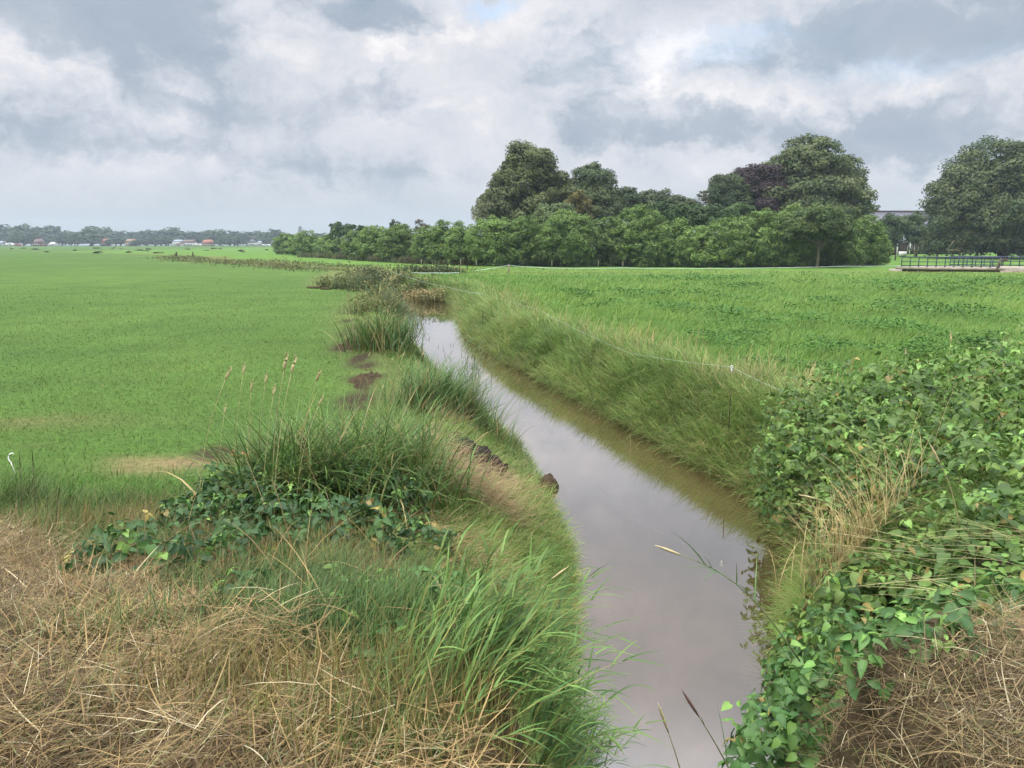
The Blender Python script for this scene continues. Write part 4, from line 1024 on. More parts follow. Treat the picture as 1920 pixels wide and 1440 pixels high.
# bare conifer
def conifer():
    D = 122; bx, _, _ = PD(1315, 450, D); top = PD(1315, 358, D)[2]
    root = empty('conifer', (bx, D, 0), 0, 'spindly open conifer with sky showing through its whorled branches', 'tree')
    m = MB(); m.tube([(0,0,0),(.05,0,top*.5),(0,0,top)], [.2,.12,.02], 7); P_, N_, U_ = [], [], []
    for z in np.linspace(top*.55, top*.97, 9):
        L_ = (top - z)*.42 + .5
        for a_ in rng.uniform(0, 6.28, 6):
            e = np.array([math.cos(a_)*L_, math.sin(a_)*L_, z + L_*.35]); m.tube([(0,0,z),(e[0]*.5,e[1]*.5,z+.02),e], [.05,.035,.01], 4)
            for q in range(26):
                t = rng.uniform(.3, 1); P_.append(np.array([0,0,z])*(1-t) + e*t + rng.normal(0, .13, 3)); U_.append(e - [0,0,z]); N_.append(rng.normal(0, 1, 3))
    n = len(P_); V, Fs, C = cards(np.array(P_), np.array(N_), np.array(U_), rnd(n, .25, .5), rnd(n, .06, .14), rc(n, (.06,.075,.045), (.11,.12,.07)))
    mk('crown', V, Fs, M_tree, root, C); m.build('trunk', M_bark, root, True)
conifer()
tree('purple_beech', 'dark purple copper beech left of the great lime', 'tree', 1415, 134, 490,
     [(1420,345,34,26),(1395,360,36,34),(1440,340,30,26),(1400,390,50,36),(1450,380,34,40)], 15000, .5, .3, (.030,.022,.028), (.062,.045,.052), None, .45, rb=1.4)
tree('broad_tree', 'green broad tree touching the left side of the purple beech', 'tree', 1363, 132, 490,
     [(1365,352,24,20),(1352,378,22,30),(1375,385,30,34)], 7500, .48, .29, (.04,.07,.035), (.08,.11,.05), None, .3, rb=1.2)
tree('lime_tree', 'great domed lime tree between the purple beech and the farmhouse roof', 'tree', 1515, 136, 490,
     [(1520,310,52,42),(1490,340,60,48),(1555,345,52,52),(1520,385,95,52),(1460,390,48,44),(1582,395,38,40),(1590,430,26,24)], 34000, .58, .34, (.055,.09,.04), (.125,.155,.068), None, .6, rb=1.55)
tree('lime_tree', 'huge spreading lime tree on the right edge beyond the bridge', 'tree', 1880, 150, 477,
     [(1870,330,80,60),(1830,365,75,60),(1930,340,90,65),(1800,400,55,55),(1880,410,110,58),(1960,400,90,65),(1790,440,48,36),(1850,450,80,26),(1920,450,90,26),(1800,462,50,14),(1870,464,60,12),(1950,464,60,12)], 46000, .66, .38, (.05,.085,.04), (.115,.145,.068), None, .8, rb=1.8)
tree('round_bush', 'round green bush just left of the great lime foot, rising over the hedge', 'bush', 1385, 112, 495,
     [(1385,405,24,20),(1385,425,30,22)], 3800, .4, .25, (.05,.10,.035), (.085,.14,.05), 2, .15, rb=.9)
tree('pale_bush', 'silvery green bush peeping over the hedge below the tallest tree', 'bush', 1035, 108, 495,
     [(1030,400,22,16),(1052,404,26,20),(1040,425,40,30)], 5500, .38, .22, (.08,.13,.055), (.14,.19,.09), 2, .15, rb=.8)
tree('pollard_tree', 'small pollarded tree in front of the farmhouse, the left one beside the hedge end', 'tree', 1668, 175, 474,
     [(1668,422,17,18),(1666,440,20,20),(1672,455,14,10)], 5200, .5, .3, (.04,.075,.035), (.08,.12,.055), 5.5, .32, M_palebark, rb=1.0)
tree('pollard_tree', 'small pollarded tree in front of the farmhouse, the right one under the huge lime', 'tree', 1717, 170, 475,
     [(1716,420,20,20),(1712,440,20,20),(1728,445,20,18)], 5600, .5, .3, (.042,.08,.035), (.085,.125,.055), 5.5, .32, M_palebark, rb=1.0)
# solitary tree in front of the hedge
tree('solitary_tree', 'solitary round tree with forked pale trunk standing in front of the hedge', 'tree', 1532, 95, 499,
     [(1535,405,36,18),(1512,420,30,20),(1560,422,32,20),(1535,432,52,24),(1500,440,22,16),(1575,442,22,16)], 11500, .36, .2, (.055,.10,.035), (.11,.155,.055), 3.4, .17, M_palebark, rb=.75, low=-.35)
# hedge: every rounded shrub its own thing
HED = [(540,46,441,205,477,'hedge_shrub','leftmost rounded hedge shrub at the far end, below the church tower'),
 (575,56,436,190,479,'hedge_shrub','rounded hedge shrub second from the far left end'),
 (624,62,443,168,481,'hedge_shrub','ball shaped hedge shrub standing left of the notch with the white post'),
 (668,46,437,142,486,'hedge_shrub','narrow hedge shrub right of the notch with the white post'),
 (704,64,427,132,489,'hedge_shrub','upright hedge shrub two places right of the notch, behind the bushy bank weed'),
 (752,70,424,122,492,'hedge_shrub','wide hedge shrub with dark twigs poking out above it'),
 (802,50,427,114,494,'hedge_shrub','narrow hedge shrub left of the two tall upright ones'),
 (832,58,421,110,495,'hedge_shrub','upright hedge shrub behind the horizontal rope at the bend'),
 (868,58,421,107,496,'hedge_shrub','upright hedge shrub left of the tall broad one near the fence post'),
 (930,100,410,103,497,'hedge_shrub','tall broad hedge shrub behind the wooden corner post'),
 (985,70,410,102,497,'hedge_shrub','dark hedge shrub directly below the tallest tree'),
 (1064,106,400,100,498,'hedge_shrub','wind swept dome shaped hedge shrub below the olive brown birch'),
 (1136,76,410,101,498,'hedge_shrub','darker hedge shrub between the two wind swept domes'),
 (1196,100,391,100,498,'hedge_shrub','tall pointed wind swept hedge shrub below the pale round tree'),
 (1258,86,415,99,498,'hedge_shrub','glossy leaved hedge shrub with its top leaning right'),
 (1310,74,428,98,499,'hedge_shrub','lower hedge shrub filling the dip under the bare conifer'),
 (1368,96,411,98,499,'hedge_shrub','bright hedge shrub below the purple beech'),
 (1432,100,400,98,499,'hedge_shrub','tall bright hedge shrub below the left half of the great lime'),
 (1488,90,394,98,499,'hedge_shrub','tall hedge shrub just left of the solitary forked tree'),
 (1560,100,415,101,498,'hedge_shrub','shaded hedge shrub behind the solitary forked tree'),
 (1616,80,408,103,497,'hedge_shrub','light green hedge shrub near the right end of the hedge'),
 (1642,38,424,104,496,'hedge_shrub','rightmost narrow hedge shrub ending the hedge before the farmyard')]
for i, (cx, w_, top, D, by, nm, lab) in enumerate(HED):
    hh = by - top; s = D/F
    E = [(cx + w_*.04, top + hh*.30, w_*.38, hh*.30), (cx - w_*.06, top + hh*.52, w_*.48, hh*.40), (cx + w_*.06, top + hh*.72, w_*.52, hh*.34)]
    if w_ > 80: E.append((cx + w_*.2, top + hh*.46, w_*.28, hh*.36))
    v = rng.uniform(.85, 1.15); dark = .8 if 'dark' in lab or 'shaded' in lab else 1.0  # dark shrubs get darker leaves; the shaded one has its shade painted in
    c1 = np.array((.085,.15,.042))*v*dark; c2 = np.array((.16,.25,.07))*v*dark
    area = (w_*s)*(hh*s)
    q = (D/100)
    tree(nm, lab, 'hedge shrub', cx, D, by, E, int(np.clip(area*210/q**1.7, 3000, 14000)), .36*q**.8, .17*q**.8, c1, c2, 2.5, .12, group='rounded shrubs of the long hedge', rb=.7*q**.5, spray=(.5, 0, 1.1), up=.5, fill=.16, low=-.9, rough=.09)
tree('leafy_sapling', 'ragged sapling with big leaves rising above the far end of the hedge', 'tree', 637, 160, 480,
     [(632,424,10,6),(645,428,10,7),(640,438,18,12)], 900, .7, .4, (.045,.085,.035), (.08,.13,.05), None, .1, rb=.7, fill=0)
tree('leafy_sapling', 'smaller ragged sapling right of the one above the hedge notch', 'tree', 672, 150, 482,
     [(668,428,7,6),(676,432,9,6)], 420, .6, .35, (.04,.075,.035), (.07,.11,.05), None, .08, rb=.5, fill=0)
tree('conifer_tip', 'small dark conifer tip above the wide hedge shrub', 'tree', 741, 132, 488,
     [(741,419,5,5),(741,424,9,6),(745,430,12,8)], 800, .4, .2, (.03,.05,.03), (.055,.075,.04), None, .1, rb=.5, fill=0)
tree('thin_tree', 'thin reddish twiggy treetop above the hedge right of the conifer tip', 'tree', 787, 128, 489,
     [(786,418,4,5),(796,424,7,5),(790,430,9,8)], 420, .36, .18, (.07,.06,.045), (.10,.085,.06), None, .08, rb=.4, fill=0)
# reddish undergrowth by the hedge foot
def hedge_foot():
    n = 15000; t = rng.uniform(0, 1, n)
    A0 = np.array([(560,481),(650,487),(720,492),(820,496.5),(920,498.5),(1100,499.5),(1300,500.5),(1480,500),(1645,498)], float)
    tt = np.linspace(0, 1, len(A0)); px = np.interp(t, tt, A0[:,0]); py = np.interp(t, tt, A0[:,1])
    XY = np.array([G(a_, b_, 0) for a_, b_ in zip(px, py)])
    x = XY[:,0] + rng.normal(0, .3, n); y = XY[:,1] + rnd(n, -.2, 2.6)
    nz = fbm(x*.2, y*.2, 19); h = rnd(n, .5, 1.1)*(1+.4*nz); s = np.hypot(x, y)/770
    red = np.clip(sstep(1600, 1640, px) + (np.abs(px-1535) < 45)*.8 + (np.abs(px-1600) < 25)*.8, 0, 1)
    ct = mix(rc(n, (.05,.08,.03), (.10,.13,.05)), rc(n, (.10,.075,.045), (.17,.12,.07)), np.clip(.15+nz*.5+.6*red, 0, .8))
    return blades(np.stack([x, y, ground_z(x, y)], 1), h, rnd(n, .7, 1.6)*s, rnd(n, 0, 6.28), rnd(n, .02, .5), rnd(n, .1, .9), ct*.8, ct, 3)
V, Fs, C = hedge_foot()
tag(mk('hedge_undergrowth', V, Fs, M_tree, col=C), 'olive and reddish undergrowth along the foot of the hedge', 'undergrowth', kind='stuff')

# ------------------------------------------------------------------ posts and tapes
def post(m, x, y, z, h, r=.05, n=7): m.tube([(x, y, z-.2), (x, y, z+h*.96), (x, y, z+h)], [r, r, r*.8], n)
def fence(name, label, pts, posts, tape_m, post_m, sag=.06, th=.03, cat='fence'):
    c0 = np.array(pts[0]); root = empty(name, (c0[0], c0[1], 0), 0, label, cat); off = np.array([c0[0], c0[1], 0])
    allp = []
    for a_, b_ in zip(pts[:-1], pts[1:]):
        a_ = np.array(a_, float); b_ = np.array(b_, float)
        for t in np.linspace(0, 1, 8)[:-1]: allp.append(a_ + (b_-a_)*t - np.array([0, 0, 4*sag*t*(1-t)]) - off)
    allp.append(np.array(pts[-1]) - off)
    m = MB(); m.tube(allp, th, 5); m.build('tape', tape_m, root)
    for (x, y, h, r_) in posts:
        m = MB(); g = float(ground_z(np.array([x]), np.array([y]))[0]); post(m, x - off[0], y - off[1], max(g, -.6), h, r_); m.build('post', post_m, root)
    return root
pp = [PD(px, py, D) for px, py, D in [(890,508,81),(954,497,79),(985,500,80),(1052,503,81),(1166,502.5,82),(1332,503.5,82),(1440,502,83),(1590,499,85),(1690,498,86)]]
posts = [(PD(954,500,79)[0], 79, PD(954,496,79)[2] + .05, .085)] + [(PD(px,500,D)[0], D, PD(px, 501.5, D)[2]+.12, .03) for px, D in [(1052,81),(1166,82),(1332,82),(1590,85)]]
fence('tape_fence', 'long white tape fence before the hedge, running from its wooden corner post to the bridge', pp, posts, M_tape, M_wood, .03, .02)
pp = [PD(px, py, D) for px, py, D in [(770,511,70),(815,511.5,70),(862,511,70)]]
fence('rope_fence', 'short horizontal white rope across the ditch behind the stream bend', pp, [(PD(770,515,70)[0],70,1.0,.03),(PD(862,515,70)[0],70,1.0,.03)], M_tape, M_darkwood, .03, .026)
pp = [PD(px, py, D) for px, py, D in [(733,508.5,58),(775,523,46),(850,541,36),(905,551,31.5)]]
fence('rope_fence', 'slanting white rope over the weeds at the stream bend', pp, [(PD(905,560,31.5)[0],31.5,.9,.012)], M_tape, M_darkwood, .03, .004)
pp = [PD(px, py, D) for px, py, D in [(905,551,31.5),(1015,582,24.5),(1045,600,22),(1180,662,15.8),(1372,688,13.4),(1500,747,10.8),(1600,800,9.6)]]
r_ = fence('rope_fence', 'thin white rope along the top of the far bank with a round insulator', pp, [(PD(1372,695,13.4)[0],13.4,.95,.008)], M_tape, M_darkwood, .02, .0013)
ip = np.array(PD(1372, 688, 13.4)) - np.array([pp[0][0], pp[0][1], 0])
m = MB(); ring = [ip + np.array([  .023*math.cos(a_), 0, .023*math.sin(a_)]) for a_ in np.linspace(0, 6.28, 15)]; m.tube(ring, .0075, 6)
m.tube([ip + np.array([0,0,-.035]), ip + np.array([0,0,-.1])], [.012,.01], 6); m.build('insulator', M_white, r_)
# pale posts along the hedge
pl = 'pale posts in front of the hedge'
for i, (px, D, top, bot, lab) in enumerate([(666,138,475,485,'white fence post in the notch of the hedge'),(722,122,483,492,'thin pale fence post under the upright hedge shrub behind the bank weed'),
    (790,108,486,495,'thin pale fence post under the narrow hedge shrub'),(864,101,486,497,'thin pale fence post left of the tall broad hedge shrub'),(893,100,487,498,'thin pale fence post second left of the wooden corner post'),
    (1035,97.5,488,499,'pale fence post under the left edge of the wind swept dome'),(1122,97,488,499,'pale fence post under the darker hedge shrub'),(1168,97,489,499,'pale fence post under the left edge of the tall pointed hedge shrub'),
    (1381,95.5,487,500,'pale fence post under the bright hedge shrub'),(625,160,476,481,'short pale fence post under the ball shaped hedge shrub')]):
    x, y, zt = PD(px, top, D); g = float(ground_z(np.array([x]), np.array([D]))[0])
    m = MB(); m.tube([(0,0,-.2),(0,0,zt-g-.06),(0,0,zt-g)], [.06 if i else .1]*2 + [.04], 7); o = m.build('fence_post', M_white if i == 0 else M_wood, None, loc=(x, D, g))
    tag(o, lab, 'fence post', pl)
for (px, py, D, lab, mt, r0_) in [(330,472,165,'dark leaning fence post at the near end of the weedy bank line',M_darkwood,.22),(361,472,178,'thinner dark fence post further along the weedy bank line',M_darkwood,.16),(362,466,178.5,None,None,0),
        (1679,476,135,'short dark stump post beside the farmyard hedge end',M_darkwood,.12),(1664,474,130,'mossy old post leaning in front of the left pollarded tree',M_bark,.22),(1878,465,150,'tall pale gate post in front of the huge lime',M_wood,.16)]:
    if not lab: continue
    x, y, zt = PD(px, py, D); m = MB(); m.tube([(0,0,-.2),(.04,0,zt*.6),(.08,0,zt)], [r0_, r0_*.95, r0_*.7], 7); o = m.build('fence_post', mt, None, loc=(x, D, 0)); tag(o, lab, 'fence post')
pp = [PD(px, py, D) for px, py, D in [(1740,474,150),(1878,469,150),(1960,471,150)]]
fence('wire_fence', 'wire fence with pale rails in the shade below the huge lime', pp, [(PD(1760,470,150)[0],150,1.2,.06),(PD(1820,470,150)[0],150,1.2,.06)], M_wood, M_darkwood, .02, .03)

# ------------------------------------------------------------------ bridge
ZB = .38
A0 = np.array(PD(1690, 499, 87)); A0[2] = ZB; B0 = np.array(PD(1874, 502, 83)); B0[2] = ZB
ex = unit(B0 - A0); Lr = np.linalg.norm(B0 - A0); rz = math.atan2(ex[1], ex[0]); Wd_ = 6.4; SK = 5.2
br = empty('footbridge', A0, rz, 'low bridge with blue grey steel railings over the ditch in front of the farm', 'bridge')
m = MB()
v = [(-.6,-.25,-.28),(Lr+.4,-.25,-.28),(Lr+.4+SK,Wd_+.25,-.28),(SK-.6,Wd_+.25,-.28)]; v2 = [(a_,b_,0) for a_,b_,_ in v]
m.add(v + v2, [(0,3,2,1),(4,5,6,7),(0,1,5,4),(1,2,6,5),(2,3,7,6),(3,0,4,7)]); m.build('deck', M_conc, br)
m = MB(); m.add([(-.2,-.1,.006),(Lr,-.1,.006),(Lr+SK,Wd_+.1,.006),(SK-.2,Wd_+.1,.006)], [(0,1,2,3)]); m.build('paving', M_brickpath, br)
m = MB(); m.box((-.55,.9,-.72), (1.3,2.4,.86)); m.build('abutment', M_conc, br)
m = MB(); m.box((Lr+.6,.9,-.72), (1.1,2.4,.86)); m.build('abutment', M_conc, br)
m = MB(); m.box((Lr*.42,.3,-.39), (Lr*.9,.3,.2)); m.build('beam', M_darkwood, br)
for (ox, oy) in ((0, 0), (SK, Wd_)):
    n = 12
    m = MB(); m.tube([(ox,oy,1.06),(ox+Lr,oy,1.06)], .06, 8); rl = m.build('railing', M_steel, br)
    m = MB(); m.tube([(ox,oy,.56),(ox+Lr,oy,.56)], .042, 8); m.build('middle_rail', M_steel, rl)
    m = MB(); m.box((ox+Lr/2,oy,.13), (Lr,.03,.09)); m.build('kick_rail', M_steel, rl)
    p0 = None
    for i in range(n):
        x = ox + Lr*i/(n-1); m = MB(); m.box((x,oy+.064,.52), (.10,.06,1.04)); m.box((x,oy+.064,.03),(.2,.16,.05)); m.build('post', M_steel, rl)
# path over the bridge, leading right
pA = A0 + 0; 
def loc(lx, ly, z=0): return (A0[0] + lx*math.cos(rz) - ly*math.sin(rz), A0[1] + lx*math.sin(rz) + ly*math.cos(rz), z)
m = MB()
ptsl = [loc(Lr+.45, -.1), loc(Lr+8, -1.2), loc(Lr+22, -2.5)]; ptsr = [loc(Lr+SK+.2, Wd_), loc(Lr+SK+8, Wd_-.8), loc(Lr+SK+22, Wd_-2)]
vv = []
for a_, b_, z in zip(ptsl, ptsr, (ZB-.004, .3, .2)): vv += [(a_[0],a_[1],z), (b_[0],b_[1],z)]
vv += [(x, y, z-.5) for x, y, z in vv]
m.add(vv, [(0,2,3,1),(2,4,5,3),(0,6,8,2),(2,8,10,4),(1,3,9,7),(3,5,11,9),(0,1,7,6),(4,10,11,5)])
o = m.build('path', M_brickpath); tag(o, 'pinkish paved path running off the bridge to the right', 'path', kind='structure')
# sign board on a post, old post at the bridge corner
x, y, zt = PD(1882, 484, 88)
root = empty('sign_board', (x, 88, .2), 0, 'small brown board on a post behind the bridge railing', 'sign')
m = MB(); m.tube([(0,0,-.2),(0,0,zt-.2)], .05, 6); m.build('post', M_darkwood, root)
m = MB(); m.box((.15,-.07,zt-.4), (.55,.04,.36)); m.build('board', M_darkwood, root)
x, y, zt = PD(1876, 484, 82)
m = MB(); m.tube([(-.35,0,-.2),(-.1,0,zt*.6),(.05,0,zt)], [.12,.1,.08], 7); o = m.build('fence_post', M_bark, None, loc=(x, 82, 0)); tag(o, 'grey leaning post at the near right corner of the bridge', 'fence post')

# ------------------------------------------------------------------ farmhouse
D = 215; s = D*.985/F
xl = PD(1560, 400, D)[0]; xr = PD(1775, 400, D)[0]; zr = PD(1650, 396.5, D)[2]; ze = PD(1650, 452, D)[2]
fh = empty('farmhouse', ((xl+xr)/2, D, 0), 0, 'big farmhouse with a long dark tiled roof behind the pollarded trees', 'house')
Lh = xr - xl; hd = 8.0
m = MB(); m.box((0, 0, ze/2), (Lh-.6, hd*2-1.2, ze)); m.build('wall', plain('brown_brick', (.10,.065,.05), .9, .25, 6), fh)
m = MB()
for sgn in (-1, 1):
    y0, y1 = sgn*hd, 0
    v = [(-Lh/2,y0,ze-.3),(Lh/2,y0,ze-.3),(Lh/2-2,y1,zr),(-Lh/2+2,y1,zr)]; v2 = [(a_,b_,c-.22) for a_,b_,c in v]
    q = [(0,1,2,3),(7,6,5,4),(0,4,5,1),(1,5,6,2),(3,2,6,7),(0,3,7,4)]
    m.add(v + v2, q if sgn < 0 else [f[::-1] for f in q])
rf = m.build('roof', M_slate, fh)
m = MB(); m.tube([(-Lh/2+1.9,0,zr+.05),(Lh/2-1.9,0,zr+.05)], .22, 8); m.build('ridge_tiles', plain('ridge', (.09,.06,.07), .8, .2, 4), rf)
for sgn in (-1, 1):
    m = MB(); m.add([(sgn*(Lh/2-.5),-hd+.6,ze-.3),(sgn*(Lh/2-.5),hd-.6,ze-.3),(sgn*(Lh/2-2.1),0,zr-.3)], (), [(0,1,2)]); m.add([(sgn*(Lh/2-.8),-hd+.6,ze-.3),(sgn*(Lh/2-.8),hd-.6,ze-.3),(sgn*(Lh/2-2.4),0,zr-.3)], (), [(0,2,1)]); m.build('gable', M_darkwood, fh)
for px in (1640, 1660, 1680, 1692, 1706):
    x = PD(px, 465, D)[0] - (xl+xr)/2; m = MB(); m.box((x, -hd+.55, 1.7), (1.2, .08, 1.5)); w_ = m.build('window', M_white, fh)
    m = MB(); m.box((x, -hd+.5, 1.7), (1.0, .04, 1.3)); m.build('pane', M_glass, w_)
xx = PD(1630, 420, 205)[0]
sh = empty('farm_annex', (xx, 200, 0), 0, 'annex with white edged gable at the left end of the dark farmhouse roof', 'house')
zz = PD(1632, 416, 200)[2]
m = MB(); m.box((0,0,zz*.3), (5.6,6,zz*.6)); m.build('wall', M_conc, sh)
m = MB(); w_ = 3.2
m.add([(-w_,-3.2,zz*.58),(0,-3.2,zz),(w_,-3.2,zz*.58),(-w_,3.2,zz*.58),(0,3.2,zz),(w_,3.2,zz*.58)], [(0,3,4,1),(1,4,5,2),(0,2,5,3)], [(0,1,2),(3,5,4)]); rr = m.build('roof', M_slate, sh)
m = MB(); m.tube([(-w_-.1,-3.3,zz*.57),(0,-3.3,zz+.05),(w_+.1,-3.3,zz*.57)], .16, 6); m.build('barge_board', M_white, rr)
# open shed with pale roof between the pollards
D2 = 190; xa_ = PD(1678, 450, D2)[0]; xb_ = PD(1703, 450, D2)[0]; z1 = PD(1690, 440, D2)[2]; z0_ = PD(1690, 452, D2)[2]
sh = empty('open_shed', ((xa_+xb_)/2, D2, 0), 0, 'open shed with pale blue sheet roof between the two pollarded trees', 'shed')
w_ = (xb_-xa_)/2
m = MB(); v = [(-w_,-1.5,z0_),(w_,-1.5,z0_),(w_*.8,2.5,z1),(-w_*.5,2.5,z1)]; m.add(v + [(a_,b_,c-.1) for a_,b_,c in v], [(0,1,2,3),(7,6,5,4),(0,4,5,1),(1,5,6,2),(2,6,7,3),(3,7,4,0)]); m.build('roof', plain('pale_sheet', (.55,.62,.68), .5, .08, 2), sh)
for a_ in (-w_+.1, w_-.1):
    m = MB(); m.tube([(a_,-1.35,-.1),(a_,-1.35,z0_-.12)], .12, 6); m.build('post', M_white, sh)
m = MB(); m.box((0, 2.3, z0_*.5), (w_*1.9, .1, z0_)); m.build('back_wall', M_darkwood, sh)
m = MB(); m.tube([(w_*.1,-2,z1*.95),(w_*.9,-2.2,.4)], .1, 6); m.build('brace', M_darkwood, sh)
x, y, zt = PD(1693, 471, 168)
root = empty('water_trough', (x, 168, 0), 0, 'white trough on the grass in front of the open shed', 'trough')
m = MB(); m.box((0,0,zt*.55), (1.5,.6,zt*.8)); m.build('tub', M_white, root); m = MB(); m.box((0,0,zt*.5*.15), (1.2,.4,zt*.15)); m.build('foot', M_darkwood, root)
x, y, zt = PD(1790, 464, 145)
root = empty('gate_barrier', (x, 145, 0), R(4), 'slanted pole barrier with pale boom under the huge lime', 'barrier')
m = MB(); m.tube([(-1.6,0,zt*.8),(1.2,0,zt*.75)], .06, 6); m.build('boom', M_wood, root)
m = MB(); m.tube([(1.2,0,-.1),(1.2,0,zt*1.05)], .08, 6); m.build('post', M_darkwood, root); m = MB(); m.tube([(-1.3,0,zt*.85),(-.3,0,zt*1.6)], .05, 6); m.build('counterweight_arm', M_wood, root)

# ------------------------------------------------------------------ far village and wood
FT = []
def far_proto(sq):
    root = empty('far_tree', (0, 0, 0))
    if sq == 0: E = [(0,0,10,5.5,5,6.5),(-3.5,0,7.5,4.5,4,5.5),(3.5,0,8,4.5,4,5.8)]
    elif sq == 1: E = [(0,0,11,4.2,4,6),(-1.5,0,6.5,5,4.5,5),(2,0,7,4.5,4,5)]
    else: E = [(0,0,7.5,7,5,6),(-5,0,6,4,4,5),(5,0,6.5,4.2,4,5.2),(1,0,11,4.5,4,5)]
    (V, Fs, C), bc = crown_mesh(E, 1500, 1.5, 1.0, (.03,.065,.035), (.07,.115,.055), rb=1.7, fill=.25)
    mk('crown', V, Fs, M_tree, root, C); trunk_mb(9, .45, bc, 5).build('trunk', M_bark, root, True); return root
FP = [far_proto(i) for i in range(3)]; FH = [16.4, 17, 16.3]; FU = [False]*3
def far_tree(px, top, wpx, D, label, group, kind):
    o = FP[kind] if not FU[kind] else copy_tree(FP[kind]); FU[kind] = True
    x, _, zt = PD(px, top, D); wm = wpx*D/F; base_w = [16, 13, 19][kind]
    o.location = (x, D, 0); o.rotation_euler = (0, 0, rng.uniform(0, 6.28)); sx = wm/base_w*1.15; o.scale = (sx, sx, zt/FH[kind])
    tag(o, label, 'tree', group)
gB = 'trees of the far wood on the horizon'; lB = 'distant grey green tree in the continuous wood along the left horizon'
BACK = [(-40,424,56),(2,423,50),(40,420,50),(72,427,44),(98,425,42),(120,432,40),(143,435,40),(170,426,44),(197,426,46),(224,434,40),(250,436,38),(272,431,46),(300,434,44),(322,428,52),(352,434,42),(372,435,40),(392,433,38),(413,430,44),(438,434,42),(462,436,40),(486,433,42),(516,431,40),(540,440,36),(560,441,36),(60,436,44),(85,438,44),(132,440,40),(245,442,40),(310,440,40),(340,441,40),(430,442,40),(470,443,40),(400,441,40),(600,438,40),(640,440,40),(690,440,44),(740,440,44),(790,438,44),(840,438,44),(890,440,44)]
for i, (px, top, w_) in enumerate(BACK): far_tree(px, top, w_, rng.uniform(760, 830), lB, gB, i % 3)
gF = 'single trees before the far village'
for i, (px, top, w_, lab) in enumerate([(30,437,34,'round far tree above the white caravan and shed'),(56,436,30,'dark far tree between the red vehicle and the brown roofed house'),(92,448,18,'small dark far bush right of the brown roofed house'),
    (115,438,28,'round far tree right of the white gable'),(138,438,26,'lighter far tree left of the broad dark round one'),(168,437,46,'broad dark round far tree left of the first orange roof'),(216,446,36,'pale willow like far bush left of the ochre roof'),
    (262,449,32,'pale far bush right of the ochre roof'),(290,444,36,'taller pale willow like far bush left of the blue roofed barn'),(314,443,36,'pale far bush touching the blue roofed barn'),(418,444,32,'dark far tree right of the bright orange roofed house'),
    (444,444,34,'dark far tree left of the grey white house'),(502,446,26,'dark far tree left of the last white house before the hedge')]):
    far_tree(px, top, w_, 700 + rng.uniform(-12, 6), lab, gF, (i*2) % 3)
MR = {k: plain(k+'_roof', c, .8, .15, .5) for k, c in dict(orange=(.27,.10,.062), brown=(.13,.085,.07), ochre=(.21,.145,.10), grey=(.30,.36,.42), red=(.35,.03,.03), slate=(.12,.13,.15)).items()}
MWl = {k: plain(k+'_wall', c, .85, .1, .5) for k, c in dict(white=(.7,.7,.68), brick=(.24,.13,.09), cream=(.45,.38,.3)).items()}
def house(px0, px1, top, eave, D, roof, wall, label, gable=False, name='house', cat='house'):
    x0 = PD(px0, 460, D)[0]; x1 = PD(px1, 460, D)[0]; zt = PD(px0, top, D)[2]; ze = max(PD(px0, eave, D)[2], .8)
    w_ = x1 - x0; root = empty(name, ((x0+x1)/2, D, 0), 0, label, cat); d_ = 4.5
    m = MB(); m.box((0, 0, ze/2), (w_-.5, 2*d_-.6, ze)); m.build('wall', wall, root)
    m = MB(); W_ = w_/2
    if gable: m.add([(-W_,-d_,ze),(0,-d_,zt),(W_,-d_,ze),(-W_,d_,ze),(0,d_,zt),(W_,d_,ze)], [(0,3,4,1),(1,4,5,2),(0,2,5,3)], [(0,1,2),(3,5,4)])
    else: m.add([(-W_,-d_,ze),(W_,-d_,ze),(W_*.85,0,zt),(-W_*.85,0,zt),(-W_,d_,ze),(W_,d_,ze)], [(0,1,2,3),(3,2,5,4),(0,4,5,1)], [(0,3,4),(1,5,2)])
    rf = m.build('roof', roof, root)
    m = MB(); m.box((W_*.45, .8, zt), (.8, .8, 1.4)); m.build('chimney', MWl['brick'], rf)
    for t in (-.5, .05, .5):
        m = MB(); m.box((t*W_, -d_+.27, ze*.55), (1.3, .1, min(1.3, ze*.5))); fr = m.build('window', M_white, root); m = MB(); m.box((t*W_, -d_+.2, ze*.55), (1.0, .06, min(1.0, ze*.4))); m.build('pane', M_glass, fr)
    return root
house(-6, 12, 452, 457, 690, MR['grey'], MWl['white'], 'white gabled shed at the left edge of the far village', True)
house(66, 82, 448, 456, 690, MR['brown'], MWl['brick'], 'brown steep roofed house by itself on the far left horizon')
house(94, 109, 454, 459, 690, MWl['white'], MWl['white'], 'low house with white gable edge right of the brown roofed house', True)
house(192, 205, 448, 454, 690, MR['orange'], MWl['brick'], 'house with a small orange roof half hidden beside the broad dark round tree')
house(238, 256, 448, 455, 690, MR['ochre'], MWl['cream'], 'house with faded ochre roof behind pale bushes')
house(327, 344, 449.5, 453, 690, MR['grey'], MWl['white'], 'barn with blue grey roof left of the long brown roofed house')
house(332, 343, 455, 458, 684, MR['ochre'], MWl['white'], 'tiny white fronted annex before the blue grey barn', True)
house(345, 367, 449.5, 455, 690, MR['brown'], MWl['white'], 'long brown roofed house with white walls left of the bright orange roof')
house(381, 400, 449.5, 457, 688, MR['orange'], MWl['cream'], 'house with bright orange red roof in the middle of the far village')
house(467, 480, 449, 455, 700, MR['slate'], MWl['white'], 'grey white house among dark trees right of the orange roof', True)
house(484, 496, 452, 455, 700, MR['grey'], MWl['white'], 'low pale roofed barn between the two white houses')
house(509, 517, 451, 456, 700, MR['slate'], MWl['white'], 'last small white house just left of the hedge', True)
